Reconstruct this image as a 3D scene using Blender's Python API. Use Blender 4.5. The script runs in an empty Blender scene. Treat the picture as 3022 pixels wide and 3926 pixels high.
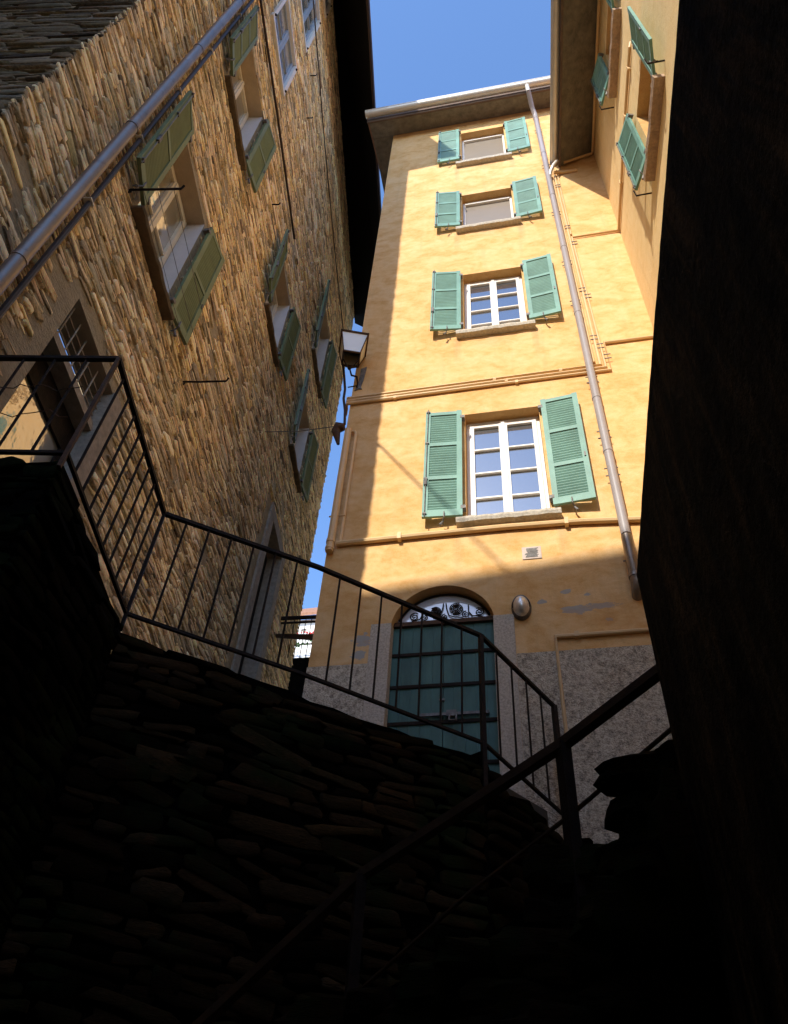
import bpy, math, random
import numpy as np
from mathutils import Matrix, Vector
random.seed(7); RNG = np.random.default_rng(11)
sc = bpy.context.scene
COL = sc.collection
GZ = -1.6            # street level at the camera

# ------------------------------------------------------------------ camera frame
RM = np.array([[0.98062141, -0.09695566, -0.17023883],
               [0.18771152, 0.71376907, 0.67475781],
               [0.05608962, -0.69363774, 0.71813693]])
KD = 3022 / 1681.0
def ray(px, py):                       # direction in the world of a point of the survey grid
    return RM @ np.array([px * KD - 1511, py * KD - 1963, 3028.0])
def on_y(px, py, y): r = ray(px, py); return tuple(r * (y / r[1]))
def on_r(px, py, h): r = ray(px, py); return tuple(r * (h / math.hypot(r[0], r[1])))
def on_plane(px, py, p, n):
    r = ray(px, py); n = np.array(n); return tuple(r * (np.dot(np.array(p), n) / np.dot(r, n)))

# ------------------------------------------------------------------ materials
def newmat(name):
    m = bpy.data.materials.new(name); m.use_nodes = True
    nt = m.node_tree; b = nt.nodes['Principled BSDF']; return m, nt, b
def nd(nt, typ, **kw):
    n = nt.nodes.new(typ)
    for k, v in kw.items():
        if k in n.inputs: n.inputs[k].default_value = v
        else: setattr(n, k, v)
    return n
def coords(nt, scale=(1, 1, 1), rot=(0, 0, 0)):
    g = nd(nt, 'ShaderNodeNewGeometry'); mp = nd(nt, 'ShaderNodeMapping')
    mp.inputs['Scale'].default_value = scale; mp.inputs['Rotation'].default_value = rot
    nt.links.new(g.outputs['Position'], mp.inputs['Vector']); return mp.outputs['Vector']
def noise(nt, vec, scale, detail=4, rough=.55, dist=0.):
    n = nd(nt, 'ShaderNodeTexNoise'); n.inputs['Scale'].default_value = scale
    n.inputs['Detail'].default_value = detail; n.inputs['Roughness'].default_value = rough
    n.inputs['Distortion'].default_value = dist
    nt.links.new(vec, n.inputs['Vector']); return n.outputs['Fac']
def ramp(nt, fac, stops):
    r = nd(nt, 'ShaderNodeValToRGB'); e = r.color_ramp.elements
    while len(e) < len(stops): e.new(.5)
    for i, (p, c) in enumerate(stops):
        e[i].position = p; e[i].color = (*c, 1) if len(c) == 3 else c
    nt.links.new(fac, r.inputs['Fac']); return r.outputs['Color']
def mix(nt, fac, a, b, mode='MIX'):
    m = nd(nt, 'ShaderNodeMix', data_type='RGBA', blend_type=mode)
    for sock, v in ((m.inputs[0], fac), (m.inputs[6], a), (m.inputs[7], b)):
        if hasattr(v, 'links'): nt.links.new(v, sock)
        elif isinstance(v, (int, float)): sock.default_value = v
        else: sock.default_value = (*v, 1)
    return m.outputs[2]
def bump(nt, b, h, strength=.4, dist=.01):
    n = nd(nt, 'ShaderNodeBump'); n.inputs['Strength'].default_value = strength
    n.inputs['Distance'].default_value = dist
    nt.links.new(h, n.inputs['Height']); nt.links.new(n.outputs['Normal'], b.inputs['Normal'])
def mathn(nt, op, a, b=0.):
    m = nd(nt, 'ShaderNodeMath', operation=op)
    for s, v in ((m.inputs[0], a), (m.inputs[1], b)):
        if hasattr(v, 'links'): nt.links.new(v, s)
        else: s.default_value = v
    return m.outputs[0]

def m_plaster(name, c_light, c_mid, c_dark, patches=False):
    m, nt, b = newmat(name)
    v = coords(nt, (1, 1, 1.5))
    n1 = noise(nt, v, 2.3, 5, .6, .6); n2 = noise(nt, v, 9, 5, .6); n3 = noise(nt, v, 70, 3, .6)
    c = ramp(nt, n1, [(.39, c_dark), (.50, c_mid), (.60, c_light)])
    c2 = ramp(nt, n2, [(.34, c_dark), (.5, c_mid), (.66, c_light)])
    c = mix(nt, .42, c, c2)
    c = mix(nt, .12, c, ramp(nt, n3, [(.3, (.3, .2, .1)), (.7, (1, .8, .5))]))
    vs = coords(nt, (7, 7, .5)); ns = noise(nt, vs, 1.0, 4, .6)
    c = mix(nt, ramp(nt, ns, [(.55, (0, 0, 0)), (.85, (.35, .35, .35))]), c, (.42, .27, .13))
    if patches:       # flaked render showing the grey base coat, and damp orange stains low down
        g = nd(nt, 'ShaderNodeNewGeometry'); s = nd(nt, 'ShaderNodeSeparateXYZ'); nt.links.new(g.outputs['Position'], s.inputs[0])
        def blob(cx, cz, rx, rz, amp=.9):
            dx = mathn(nt, 'DIVIDE', mathn(nt, 'SUBTRACT', s.outputs['X'], cx), rx)
            dz = mathn(nt, 'DIVIDE', mathn(nt, 'SUBTRACT', s.outputs['Z'], cz), rz)
            d = mathn(nt, 'SQRT', mathn(nt, 'ADD', mathn(nt, 'MULTIPLY', dx, dx), mathn(nt, 'MULTIPLY', dz, dz)))
            nn = noise(nt, coords(nt, (1, 1, 2.2)), 9, 5, .7)
            return mathn(nt, 'LESS_THAN', mathn(nt, 'ADD', d, mathn(nt, 'MULTIPLY', mathn(nt, 'SUBTRACT', nn, .5), 3.6)), amp)
        mask = None
        for a in ((.33, 4.80, .17, .055), (.56, 4.83, .17, .045), (.26, 5.03, .05, .03), (.02, 4.93, .045, .03), (-1.72, 4.62, .10, .08),
                  (-1.75, 4.45, .07, .05), (.62, 4.66, .05, .02), (.45, 4.98, .03, .02)):
            k = blob(*a); mask = k if mask is None else mathn(nt, 'MAXIMUM', mask, k)
        c = mix(nt, mask, c, (.40, .37, .33))
        st = ramp(nt, noise(nt, coords(nt, (1, 1, 1.4)), 1.9, 4, .6, .4), [(.5, (0, 0, 0)), (.68, (1, 1, 1))])
        low = nd(nt, 'ShaderNodeMapRange'); nt.links.new(s.outputs['Z'], low.inputs[0])
        low.inputs[1].default_value = 5.6; low.inputs[2].default_value = 4.3; low.inputs[3].default_value = 0; low.inputs[4].default_value = .65
        c = mix(nt, mathn(nt, 'MULTIPLY', st, low.outputs[0]), c, (.55, .24, .05))
    if patches:       # rain-washed dirt below the ends of the sills
        sn = noise(nt, coords(nt, (26, 26, 1.1)), 1., 3, .6); acc = None
        for zt in (6.03, 9.83, 13.23, 16.23):
            for xc in (-.79, .30, -.25):
                dx = mathn(nt, 'ABSOLUTE', mathn(nt, 'SUBTRACT', s.outputs['X'], xc))
                mx = nd(nt, 'ShaderNodeMapRange'); nt.links.new(dx, mx.inputs[0]); mx.inputs[1].default_value = .02; mx.inputs[2].default_value = .07 if xc != -.25 else .45; mx.inputs[3].default_value = 1; mx.inputs[4].default_value = 0
                mz = nd(nt, 'ShaderNodeMapRange'); nt.links.new(s.outputs['Z'], mz.inputs[0]); mz.inputs[1].default_value = zt - (.75 if xc != -.25 else .35); mz.inputs[2].default_value = zt; mz.inputs[3].default_value = 0; mz.inputs[4].default_value = 1
                below = mathn(nt, 'LESS_THAN', s.outputs['Z'], zt + .02)
                k = mathn(nt, 'MULTIPLY', mathn(nt, 'MULTIPLY', mx.outputs[0], mz.outputs[0]), below); acc = k if acc is None else mathn(nt, 'ADD', acc, k)
        c = mix(nt, mathn(nt, 'MULTIPLY', mathn(nt, 'MULTIPLY', acc, sn), .75), c, (.33, .22, .12))
    nt.links.new(c, b.inputs['Base Color']); b.inputs['Roughness'].default_value = .9
    b.inputs['Specular IOR Level'].default_value = .2
    h = mathn(nt, 'ADD', mathn(nt, 'MULTIPLY', noise(nt, v, 120, 3, .6), .4), noise(nt, v, 14, 5, .6))
    bump(nt, b, h, .45, .012)
    return m
M = {}
M['plaster'] = m_plaster('yellow_plaster', (.78, .515, .26), (.74, .44, .18), (.63, .32, .095), True)
M['plaster_wing'] = m_plaster('amber_plaster', (.86, .66, .36), (.84, .625, .32), (.79, .57, .27))
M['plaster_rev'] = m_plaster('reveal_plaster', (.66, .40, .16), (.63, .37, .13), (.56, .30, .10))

def m_simple(name, col, rough=.6, metal=0., var=.12, vscale=6., bumps=.0, bscale=60., spec=.4, vec=(1, 1, 1), dirt=None, dirtc=(.1, .08, .06)):
    m, nt, b = newmat(name); v = coords(nt, vec)
    n = noise(nt, v, vscale, 5, .6)
    a = tuple(x * (1 - var) for x in col); c2 = tuple(min(1, x * (1 + var)) for x in col)
    c = ramp(nt, n, [(.3, a), (.7, c2)])
    if dirt: c = mix(nt, ramp(nt, noise(nt, v, vscale * 2.7, 5, .7), [(dirt, (0, 0, 0)), (dirt + .14, (.8, .8, .8))]), c, dirtc)
    nt.links.new(c, b.inputs['Base Color']); b.inputs['Roughness'].default_value = rough; b.inputs['Metallic'].default_value = metal
    b.inputs['Specular IOR Level'].default_value = spec
    if bumps: bump(nt, b, noise(nt, v, bscale, 4, .6), bumps, .01)
    return m
M['green'] = m_simple('green_shutter_paint', (.155, .315, .262), .5, 0, .20, 3, .05, 40, .4)
M['green2'] = m_simple('pale_green_shutter_paint', (.15, .20, .105), .5, 0, .14, 5, .05, 40, .35)
M['white'] = m_simple('white_window_paint', (.80, .76, .71), .4, 0, .05, 8)
M['bluegrey'] = m_simple('sky_tinted_sash', (.30, .35, .42), .4, 0, .08, 8)  # blue-grey of the reflected sky put into the sash colour
M['beige'] = m_simple('cream_frame_paint', (.74, .66, .52), .5, 0, .06, 8)
M['lilac'] = m_simple('white_reveal_render', (.62, .58, .56), .8, 0, .06, 8, .2, 80)
M['tanrev'] = m_simple('tan_reveal_render', (.50, .39, .27), .9, 0, .10, 6, .4, 60)
M['sill'] = m_simple('granite_sill', (.50, .45, .38), .85, 0, .22, 30, .7, 45, .3, dirt=.6)
M['sill_wing'] = m_simple('worn_stone_sill', (.38, .27, .19), .9, 0, .25, 25, .8, 40, .3)
M['sill_dark'] = m_simple('dark_slate_sill', (.13, .095, .06), .9, 0, .3, 15, .6, 40, .3)
M['flat_pane'] = m_simple('taupe_window_fill', (.235, .195, .155), .35, 0, .05, 3)  # flat taupe fill; at the top window it stands for the reflected soffit
M['zinc'] = m_simple('zinc_gutter', (.55, .53, .50), .38, .6, .08, 5)
M['whitegutter'] = m_simple('pale_gutter_metal', (.72, .68, .62), .35, .25, .06, 5)
M['downpipe'] = m_simple('brown_grey_downpipe', (.34, .305, .31), .4, .0, .07, 3)
M['steel'] = m_simple('bare_steel_pipe', (.25, .205, .175), .42, .6, .18, 3, dirt=.55, dirtc=(.16, .12, .10))
M['darkpipe'] = m_simple('dark_grey_cable', (.05, .045, .05), .5, .2, .1, 3)
M['cableb'] = m_simple('old_brown_cable', (.035, .02, .015), .7)
M['conduit'] = m_simple('ochre_painted_conduit', (.68, .46, .23), .5, 0, .08, 5)
M['iron'] = m_simple('rusty_iron', (.020, .012, .008), .75, 0, .35, 18, .4, 70, .15)
M['iron_mid'] = m_simple('half_lit_iron_rail', (.040, .022, .011), .75, 0, .35, 14, .4, 60, .12)  # dimmer copy of iron_lit, the rail's faint light kept in the colour
M['iron_lit'] = m_simple('lit_rusty_iron', (.085, .045, .024), .75, .1, .35, 14, .5, 60, .25)  # lighter copy of the rusty iron, light put into its colour
M['soffit'] = m_simple('weathered_concrete_soffit', (.20, .18, .145), .95, 0, .30, 7, .9, 22, .2, dirt=.58, dirtc=(.10, .085, .06))
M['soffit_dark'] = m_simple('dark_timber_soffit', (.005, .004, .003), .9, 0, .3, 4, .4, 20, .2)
M['fascia_dark'] = m_simple('dark_eave_edge', (.05, .03, .02), .8, 0, .25, 6, .4, 30)
M['fascia'] = m_simple('brown_fascia', (.13, .085, .06), .8, 0, .25, 6, .4, 30)
M['tile'] = m_simple('clay_roof_tile', (.30, .15, .09), .85, 0, .3, 8, .5, 20)
M['doorgreen'] = m_simple('dark_green_door_paint', (.050, .125, .105), .55, 0, .35, 4, .35, 30, .35, vec=(1, 1, .4))
M['granite'] = m_simple('rough_granite_jamb', (.52, .44, .35), .9, 0, .28, 55, .8, 60, .25)
M['graniteL'] = m_simple('pale_stone_surround', (.34, .28, .22), .9, 0, .25, 14, .6, 40, .25, dirt=.6)
M['black'] = m_simple('unlit_interior', (.012, .010, .009), .9)
M['rustplate'] = m_simple('worn_grey_metal', (.17, .16, .155), .6, .4, .4, 20, .6, 50)
M['stonewhite'] = m_simple('white_house_render', (.80, .77, .74), .9, 0, .04, 3)
M['ground'] = m_simple('grey_stone_paving', (.07, .06, .05), .95, 0, .4, 3, .6, 12)
M['leaf'] = m_simple('green_leaves', (.05, .10, .03), .6, 0, .4, 20)
M['flower'] = m_simple('red_petals', (.65, .05, .05), .6, 0, .2, 20)
M['concrete'] = m_simple('old_pale_render', (.62, .54, .42), .95, 0, .3, 3, .6, 20)
M['paper'] = m_simple('pale_vent_frame', (.55, .46, .42), .8, 0, .1, 20)

def m_roughcast():
    m, nt, b = newmat('pebbled_roughcast'); v = coords(nt)
    n1 = noise(nt, v, 3, 4, .6); n2 = noise(nt, v, 26, 6, .85)
    c = ramp(nt, n2, [(.40, (.12, .09, .065)), (.47, (.42, .34, .25)), (.55, (.62, .53, .40)), (.64, (.78, .70, .56))])
    c = mix(nt, .2, c, ramp(nt, n1, [(.35, (.42, .36, .28)), (.65, (.68, .61, .50))]))
    nt.links.new(c, b.inputs['Base Color']); b.inputs['Roughness'].default_value = .95
    vo = nd(nt, 'ShaderNodeTexVoronoi'); vo.inputs['Scale'].default_value = 75; nt.links.new(v, vo.inputs['Vector'])
    bump(nt, b, mathn(nt, 'ADD', mathn(nt, 'SUBTRACT', 1., vo.outputs['Distance']), n2), .9, .010)
    return m
M['roughcast'] = m_roughcast()
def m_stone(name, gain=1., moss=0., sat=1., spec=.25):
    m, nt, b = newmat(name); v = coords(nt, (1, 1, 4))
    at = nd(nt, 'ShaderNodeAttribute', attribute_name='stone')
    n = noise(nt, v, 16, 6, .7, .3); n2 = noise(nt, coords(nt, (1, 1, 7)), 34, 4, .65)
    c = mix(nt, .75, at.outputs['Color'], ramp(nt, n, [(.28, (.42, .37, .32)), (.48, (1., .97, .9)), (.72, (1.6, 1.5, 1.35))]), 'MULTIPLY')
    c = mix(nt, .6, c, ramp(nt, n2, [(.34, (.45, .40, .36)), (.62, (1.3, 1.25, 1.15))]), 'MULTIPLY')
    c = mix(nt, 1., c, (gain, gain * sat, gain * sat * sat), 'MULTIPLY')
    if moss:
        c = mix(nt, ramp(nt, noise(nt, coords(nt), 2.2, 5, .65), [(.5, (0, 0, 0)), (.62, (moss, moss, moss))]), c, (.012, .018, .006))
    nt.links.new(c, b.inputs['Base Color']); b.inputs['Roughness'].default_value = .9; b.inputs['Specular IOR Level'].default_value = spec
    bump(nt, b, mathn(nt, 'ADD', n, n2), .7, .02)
    return m
M['stone'] = m_stone('schist_stones', 1.62, 0., .885)
M['stone_dark'] = m_stone('shaded_mossy_stones', .026, .85, .70, .02)  # mossy rubble with the foreground's shade put into its low gain
M['stone_deep_shade'] = m_stone('deep_shade_mossy_stones', .003, .9, .9, .02)  # blacker copy of stone_dark, deep shade of the landing put into the colour
M['stone_rear'] = m_stone('shaded_schist_stones', .38, 0., .86)  # same schist for the end wall, its shade put into the gain

def m_glass(name, dark=(.03, .035, .045), refl=.42, ripple=0.):
    m, nt, b = newmat(name)
    b.inputs['Base Color'].default_value = (*dark, 1); b.inputs['Roughness'].default_value = .3
    g = nd(nt, 'ShaderNodeBsdfGlossy'); g.inputs['Roughness'].default_value = .03; g.inputs['Color'].default_value = (.95, .97, 1, 1)
    mx = nd(nt, 'ShaderNodeMixShader'); fr = nd(nt, 'ShaderNodeLayerWeight'); fr.inputs['Blend'].default_value = .3
    f = mathn(nt, 'ADD', mathn(nt, 'MULTIPLY', fr.outputs['Fresnel'], .6), refl)
    nt.links.new(f, mx.inputs[0]); nt.links.new(b.outputs[0], mx.inputs[1]); nt.links.new(g.outputs[0], mx.inputs[2])
    nt.links.new(mx.outputs[0], nt.nodes['Material Output'].inputs['Surface'])
    if ripple:
        bn = nd(nt, 'ShaderNodeBump'); bn.inputs['Strength'].default_value = ripple; bn.inputs['Distance'].default_value = .01
        nt.links.new(noise(nt, coords(nt), 9, 3, .5), bn.inputs['Height']); nt.links.new(bn.outputs[0], g.inputs['Normal'])
    return m
M['glass'] = m_glass('window_glass', (.02, .025, .035), .24)
M['glass_old'] = m_glass('old_rippled_glass', (.28, .25, .18), .34, .35)
M['glass_milk'] = m_glass('milky_lantern_glass', (.80, .77, .66), .02, .2)
M['chrome'] = m_simple('tarnished_chrome_lamp', (.70, .66, .62), .28, .55, .3, 14, .3, 30)

# ------------------------------------------------------------------ mesh helpers
class Fr:                                            # a wall's own frame: u along, z up, o outward
    def __init__(s, origin, u, o, k=1.):
        s.O = np.array(origin, float); s.k = k; s.u = np.array(u, float) * k; s.o = np.array(o, float) * k
    def __call__(s, u, z, o=0.):
        p = s.O + s.u * u + s.o * o; return (p[0], p[1], s.O[2] + z * s.k)
FAC = Fr((0, 6, 0), (1, 0, 0), (0, -1, 0))
aL = math.radians(5.9 - 14.16); dL = np.array([math.sin(aL), math.cos(aL), 0]); nL = np.array([dL[1], -dL[0], 0])
KL = 1.055
LW = Fr((-2.8885 * KL, 1.0522 * KL, 0), dL, nL, KL)
EW = Fr((-2.8885 * KL, 1.0522 * KL, 0), -nL, -dL, KL)            # end wall, u runs left away from the corner
aW = math.radians(10.7 - 14.16); dW = np.array([math.sin(aW), math.cos(aW), 0])
WG = Fr((1.83, 6, 0), -dW, (-dW[1], dW[0], 0))      # wing wall, u runs towards the camera
WORLD = Fr((0, 0, 0), (1, 0, 0), (0, -1, 0))

class MB:
    def __init__(s): s.v = []; s.f = []; s.ch = []
    def add(s, vs, fs):
        n = len(s.v); s.ch.append((n, len(s.f))); s.v += [tuple(map(float, p)) for p in vs]; s.f += [tuple(i + n for i in f) for f in fs]; return s
    def quad(s, a, b, c, d): return s.add([a, b, c, d], [(0, 1, 2, 3)])
    def box(s, F, u0, u1, z0, z1, o0, o1, jit=0.):
        vs = [F(u, z, o) for u in (u0, u1) for z in (z0, z1) for o in (o0, o1)]
        if jit: vs = [tuple(c + random.uniform(-jit, jit) for c in p) for p in vs]
        return s.add(vs, [(0, 1, 3, 2), (4, 6, 7, 5), (0, 4, 5, 1), (2, 3, 7, 6), (0, 2, 6, 4), (1, 5, 7, 3)])
    def prism(s, base, top):
        n = len(base); vs = list(base) + list(top)
        fs = [tuple(range(n))[::-1], tuple(range(n, 2 * n))] + [(i, (i + 1) % n, n + (i + 1) % n, n + i) for i in range(n)]
        return s.add(vs, fs)
    def tube(s, pts, r, n=10, caps=True):
        pts = [Vector(p) for p in pts]; rs = r if isinstance(r, (list, tuple)) else [r] * len(pts)
        vs = []; fs = []
        t0 = (pts[1] - pts[0]).normalized()
        a = t0.orthogonal().normalized()
        for i, p in enumerate(pts):
            t = (pts[min(i + 1, len(pts) - 1)] - pts[max(i - 1, 0)]).normalized()
            a = (a - t * a.dot(t)).normalized(); b = t.cross(a)
            sc_ = 1.
            if 0 < i < len(pts) - 1:
                t1 = (p - pts[i - 1]).normalized(); sc_ = 1 / max(.5, t1.dot(t))
            for k in range(n):
                an = 2 * math.pi * k / n; vs.append(p + (a * math.cos(an) + b * math.sin(an)) * rs[i] * (sc_ if sc_ < 1.4 else 1.4))
        for i in range(len(pts) - 1):
            for k in range(n): fs.append((i * n + k, i * n + (k + 1) % n, (i + 1) * n + (k + 1) % n, (i + 1) * n + k))
        if caps: fs += [tuple(range(n))[::-1], tuple(range((len(pts) - 1) * n, len(pts) * n))]
        return s.add([tuple(v) for v in vs], fs)
    def bar(s, p, q, w, d, up=(0, 0, 1)):              # rectangular bar
        p = Vector(p); q = Vector(q); t = (q - p).normalized(); up = Vector(up)
        if abs(t.dot(up)) > .98: up = Vector((0, 1, 0))
        a = t.cross(up).normalized(); b = a.cross(t).normalized()
        base = [p + a * x * w / 2 + b * y * d / 2 for x, y in ((-1, -1), (1, -1), (1, 1), (-1, 1))]
        return s.prism([tuple(v) for v in base], [tuple(v + (q - p)) for v in base])
    def ball(s, c, r, sx=1, sy=1, sz=1, n=10, m=7, F=WORLD, jit=0.):
        vs = []; fs = []
        for i in range(m + 1):
            th = math.pi * i / m
            for k in range(n):
                ph = 2 * math.pi * k / n; j = 1 + random.uniform(-jit, jit)
                vs.append((c[0] + r * sx * math.sin(th) * math.cos(ph) * j, c[1] + r * sy * math.sin(th) * math.sin(ph) * j, c[2] + r * sz * math.cos(th) * j))
        for i in range(m):
            for k in range(n): fs.append((i * n + k, i * n + (k + 1) % n, (i + 1) * n + (k + 1) % n, (i + 1) * n + k))
        return s.add(vs, fs)
    def rock(s, c, size, rot=0., seed=0, rough=.16):
        rr = random.Random(seed); n, m = 14, 9; vs = []; fs = []
        ca, sa = math.cos(rot), math.sin(rot)
        ph0 = [rr.uniform(0, 6.28) for _ in range(6)]
        for i in range(m + 1):
            th = math.pi * i / m
            for k in range(n):
                ph = 2 * math.pi * k / n
                d = np.array([math.sin(th) * math.cos(ph), math.sin(th) * math.sin(ph), math.cos(th)])
                q = np.sign(d) * np.abs(d) ** .62
                w = 1 + rough * (math.sin(3 * d[0] + ph0[0]) * math.cos(4 * d[1] + ph0[1]) + .6 * math.sin(7 * d[2] + ph0[2] + 3 * d[0])) + rr.uniform(-.03, .03)
                q = q * w * np.array(size) / 2
                vs.append((c[0] + q[0] * ca - q[1] * sa, c[1] + q[0] * sa + q[1] * ca, c[2] + q[2]))
        for i in range(m):
            for k in range(n): fs.append((i * n + k, i * n + (k + 1) % n, (i + 1) * n + (k + 1) % n, (i + 1) * n + k))
        return s.add(vs, fs)
    def each(s, name, mat, parent=None, smooth=False):      # every piece an object of its own
        r = []
        for i, (v0, f0) in enumerate(s.ch):
            v1, f1 = s.ch[i + 1] if i + 1 < len(s.ch) else (len(s.v), len(s.f))
            m = MB(); m.v = s.v[v0:v1]; m.f = [tuple(k - v0 for k in f) for f in s.f[f0:f1]]; r.append(m.build(name, mat, parent, smooth))
        return r
    def build(s, name, mat, parent=None, smooth=False, colors=None):
        off = Vector((0, 0, 0)); p = parent
        while p is not None: off += Vector(p.location); p = p.parent
        me = bpy.data.meshes.new(name)
        me.from_pydata([(x - off.x, y - off.y, z - off.z) for x, y, z in s.v], [], s.f)
        me.materials.append(mat)
        import bmesh
        bm = bmesh.new(); bm.from_mesh(me); bmesh.ops.recalc_face_normals(bm, faces=bm.faces); bm.to_mesh(me); bm.free()
        if smooth:
            me.polygons.foreach_set('use_smooth', [True] * len(me.polygons))
            me.set_sharp_from_angle(angle=math.radians(40))
        if colors is not None:
            a = me.color_attributes.new('stone', 'FLOAT_COLOR', 'POINT')
            a.data.foreach_set('color', np.array(colors, dtype=np.float32).ravel())
        me.update()
        o = bpy.data.objects.new(name, me); COL.objects.link(o)
        if parent is not None: o.parent = parent
        return o
def thing(name, loc, label, cat, group=None):
    o = bpy.data.objects.new(name, None); COL.objects.link(o); o.location = loc; o.empty_display_size = .2
    o['label'] = label; o['category'] = cat
    if group: o['group'] = group
    return o
def tag(o, label, cat, group=None):
    o['label'] = label; o['category'] = cat
    if group: o['group'] = group
    return o
def struct(o): o['kind'] = 'structure'; return o

def holed(mb, F, u0, u1, z0, z1, holes, o=0.):          # wall skin with rectangular openings
    us = sorted({u0, u1, *[h[0] for h in holes], *[h[1] for h in holes]})
    zs = sorted({z0, z1, *[h[2] for h in holes], *[h[3] for h in holes]})
    for i in range(len(us) - 1):
        for j in range(len(zs) - 1):
            cu, cz = (us[i] + us[i + 1]) / 2, (zs[j] + zs[j + 1]) / 2
            if any(h[0] < cu < h[1] and h[2] < cz < h[3] for h in holes): continue
            mb.quad(F(us[i], zs[j], o), F(us[i + 1], zs[j], o), F(us[i + 1], zs[j + 1], o), F(us[i], zs[j + 1], o))
def reveal(mb, F, h, depth, o=0., sides='LRTB'):
    a, b, c, d = h
    if 'L' in sides: mb.quad(F(a, c, o), F(a, d, o), F(a, d, -depth), F(a, c, -depth))
    if 'R' in sides: mb.quad(F(b, c, o), F(b, c, -depth), F(b, d, -depth), F(b, d, o))
    if 'T' in sides: mb.quad(F(a, d, o), F(b, d, o), F(b, d, -depth), F(a, d, -depth))
    if 'B' in sides: mb.quad(F(a, c, o), F(a, c, -depth), F(b, c, -depth), F(b, c, o))

PAL = [(.66, .60, .43), (.72, .67, .51), (.60, .55, .41), (.52, .47, .36), (.74, .71, .58), (.42, .38, .30), (.66, .63, .53), (.74, .66, .40), (.26, .22, .17), (.56, .47, .33)]
PW = np.array([.18, .16, .15, .11, .10, .07, .10, .05, .05, .03])
def stone_skin(name, F, u0, u1, z0, z1, holes, mat, parent, lw=(.14, .50), lh=(.03, .10), relief=(.008, .05), seed=1,
               topfn=None, edge=0., back=-.004, gap=.007, wave=.03, palette=PAL, big=.9, tone=(.62, 1.25), smear=0, rot=.035):
    rg = np.random.default_rng(seed); C = []                      # stones as (u,z,w,h,lift)
    z = z0
    while z < z1:
        h = rg.uniform(*lh) if rg.random() < .8 else rg.uniform(lh[1], lh[1] * 1.5)
        u = u0 - rg.uniform(0, .2)
        while u < u1 + edge:
            w = rg.uniform(*lw) * (.6 + 1.1 * min(1., h / lh[1]))
            uc, zc = u + w / 2, z + h / 2; u += w
            if uc + w / 2 > u1 + edge * rg.random(): w = max(.05, (u1 + edge * rg.random()) - (uc - w / 2)); uc = u - w / 2 if u < u1 else (u1 - w / 2 + edge * rg.random() * .5)
            if uc - w / 2 < u0 - edge: w = max(.05, uc + w / 2 - (u0 - edge * rg.random())); uc = u0 - edge * rg.random() + w / 2
            C.append((uc, zc, w, h * rg.uniform(.8, 1.15), rg.uniform(*relief) if rg.random() < .86 else relief[1] * rg.uniform(1., 1.5), rg.normal(0, rot)))
        z += h
    n = int((u1 - u0) * (z1 - z0) * big)
    for _ in range(n):                                            # larger stones breaking the courses
        h = rg.uniform(lh[1] * .8, lh[1] * 1.9); w = rg.uniform(lw[0] * 1.2, lw[1] * 1.25)
        C.append((rg.uniform(u0 + w / 2, u1 - w / 2), rg.uniform(z0, z1), w, h, relief[1] * rg.uniform(.9, 1.35), rg.normal(0, .06)))
    out = []
    for c in C:
        uc, zc, w, h = c[:4]
        if any(a - w * .42 < uc < b + w * .42 and c0 - h * .4 < zc < d0 + h * .4 for a, b, c0, d0 in holes): continue
        if smear and (math.sin(uc * 2.3 + 1.1 * math.sin(zc * 1.7)) * math.sin(zc * 2.9 + uc * 1.3) + .6 * math.sin(uc * 5.1 + zc * 3.7)) > smear and rg.random() < .8: continue
        if topfn and zc + h * .55 > topfn(uc): continue
        out.append(c)
    C = np.array(out); N = len(C); K = 8
    ang = (np.arange(K) + .5) / K * 2 * np.pi
    ang = ang[None, :] + rg.normal(0, .14, (N, K))
    cx = np.sign(np.cos(ang)) * np.abs(np.cos(ang)) ** .32; cz = np.sign(np.sin(ang)) * np.abs(np.sin(ang)) ** .42
    cx *= rg.uniform(.80, 1.10, (N, K)); cz *= rg.uniform(.55, 1.3, (N, K))
    W = (C[:, 2, None] - gap) / 2; H = (C[:, 3, None] - gap) / 2
    X = cx * W; Z = cz * H; th = C[:, 5, None]; X, Z = X - Z * th, Z + X * th
    U = C[:, 0, None] + X; ZZ = C[:, 1, None] + Z
    wv = lambda U, Z: wave * (np.sin(U * 1.7 + .6 * Z) + .5 * np.sin(U * 4.1 - 1.3 * Z + 2) + .3 * np.sin(U * 9 + 5 * Z))
    ZZ = ZZ + wv(U, ZZ)
    r = C[:, 4, None]
    inset = .93 + rg.uniform(-.07, .05, (N, K))
    Uf = C[:, 0, None] + X * inset; Zf = C[:, 1, None] + Z * inset; Zf = Zf + wv(Uf, Zf)
    tilt = rg.normal(0, .22, (N, 1)) * r
    D0 = np.full((N, K), back); D1 = r * .62 + rg.uniform(-.15, .1, (N, K)) * r; D2 = r * (1 + rg.uniform(-.18, .18, (N, K))) + tilt * cz
    Uc = C[:, 0, None]; Zc = C[:, 1, None] + wv(C[:, 0, None], C[:, 1, None]); Dc = r * 1.03
    UU = np.concatenate([U, U, Uf, Uc], 1); ZA = np.concatenate([ZZ, ZZ, Zf, Zc], 1); DD = np.concatenate([D0, D1, D2, Dc], 1)
    P = F.O[None, None, :] + UU[..., None] * F.u + DD[..., None] * F.o
    P[..., 2] = F.O[2] + ZA * F.k
    V = P.reshape(-1, 3); nv = 3 * K + 1
    fs = []
    for k in range(K):
        k2 = (k + 1) % K; fs += [(k, k2, K + k2, K + k), (K + k, K + k2, 2 * K + k2, 2 * K + k)]
    tr = [(2 * K + k, 2 * K + (k + 1) % K, 3 * K) for k in range(K)]
    q = np.array(fs); t = np.array(tr); base = np.arange(N)[:, None, None] * nv
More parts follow.
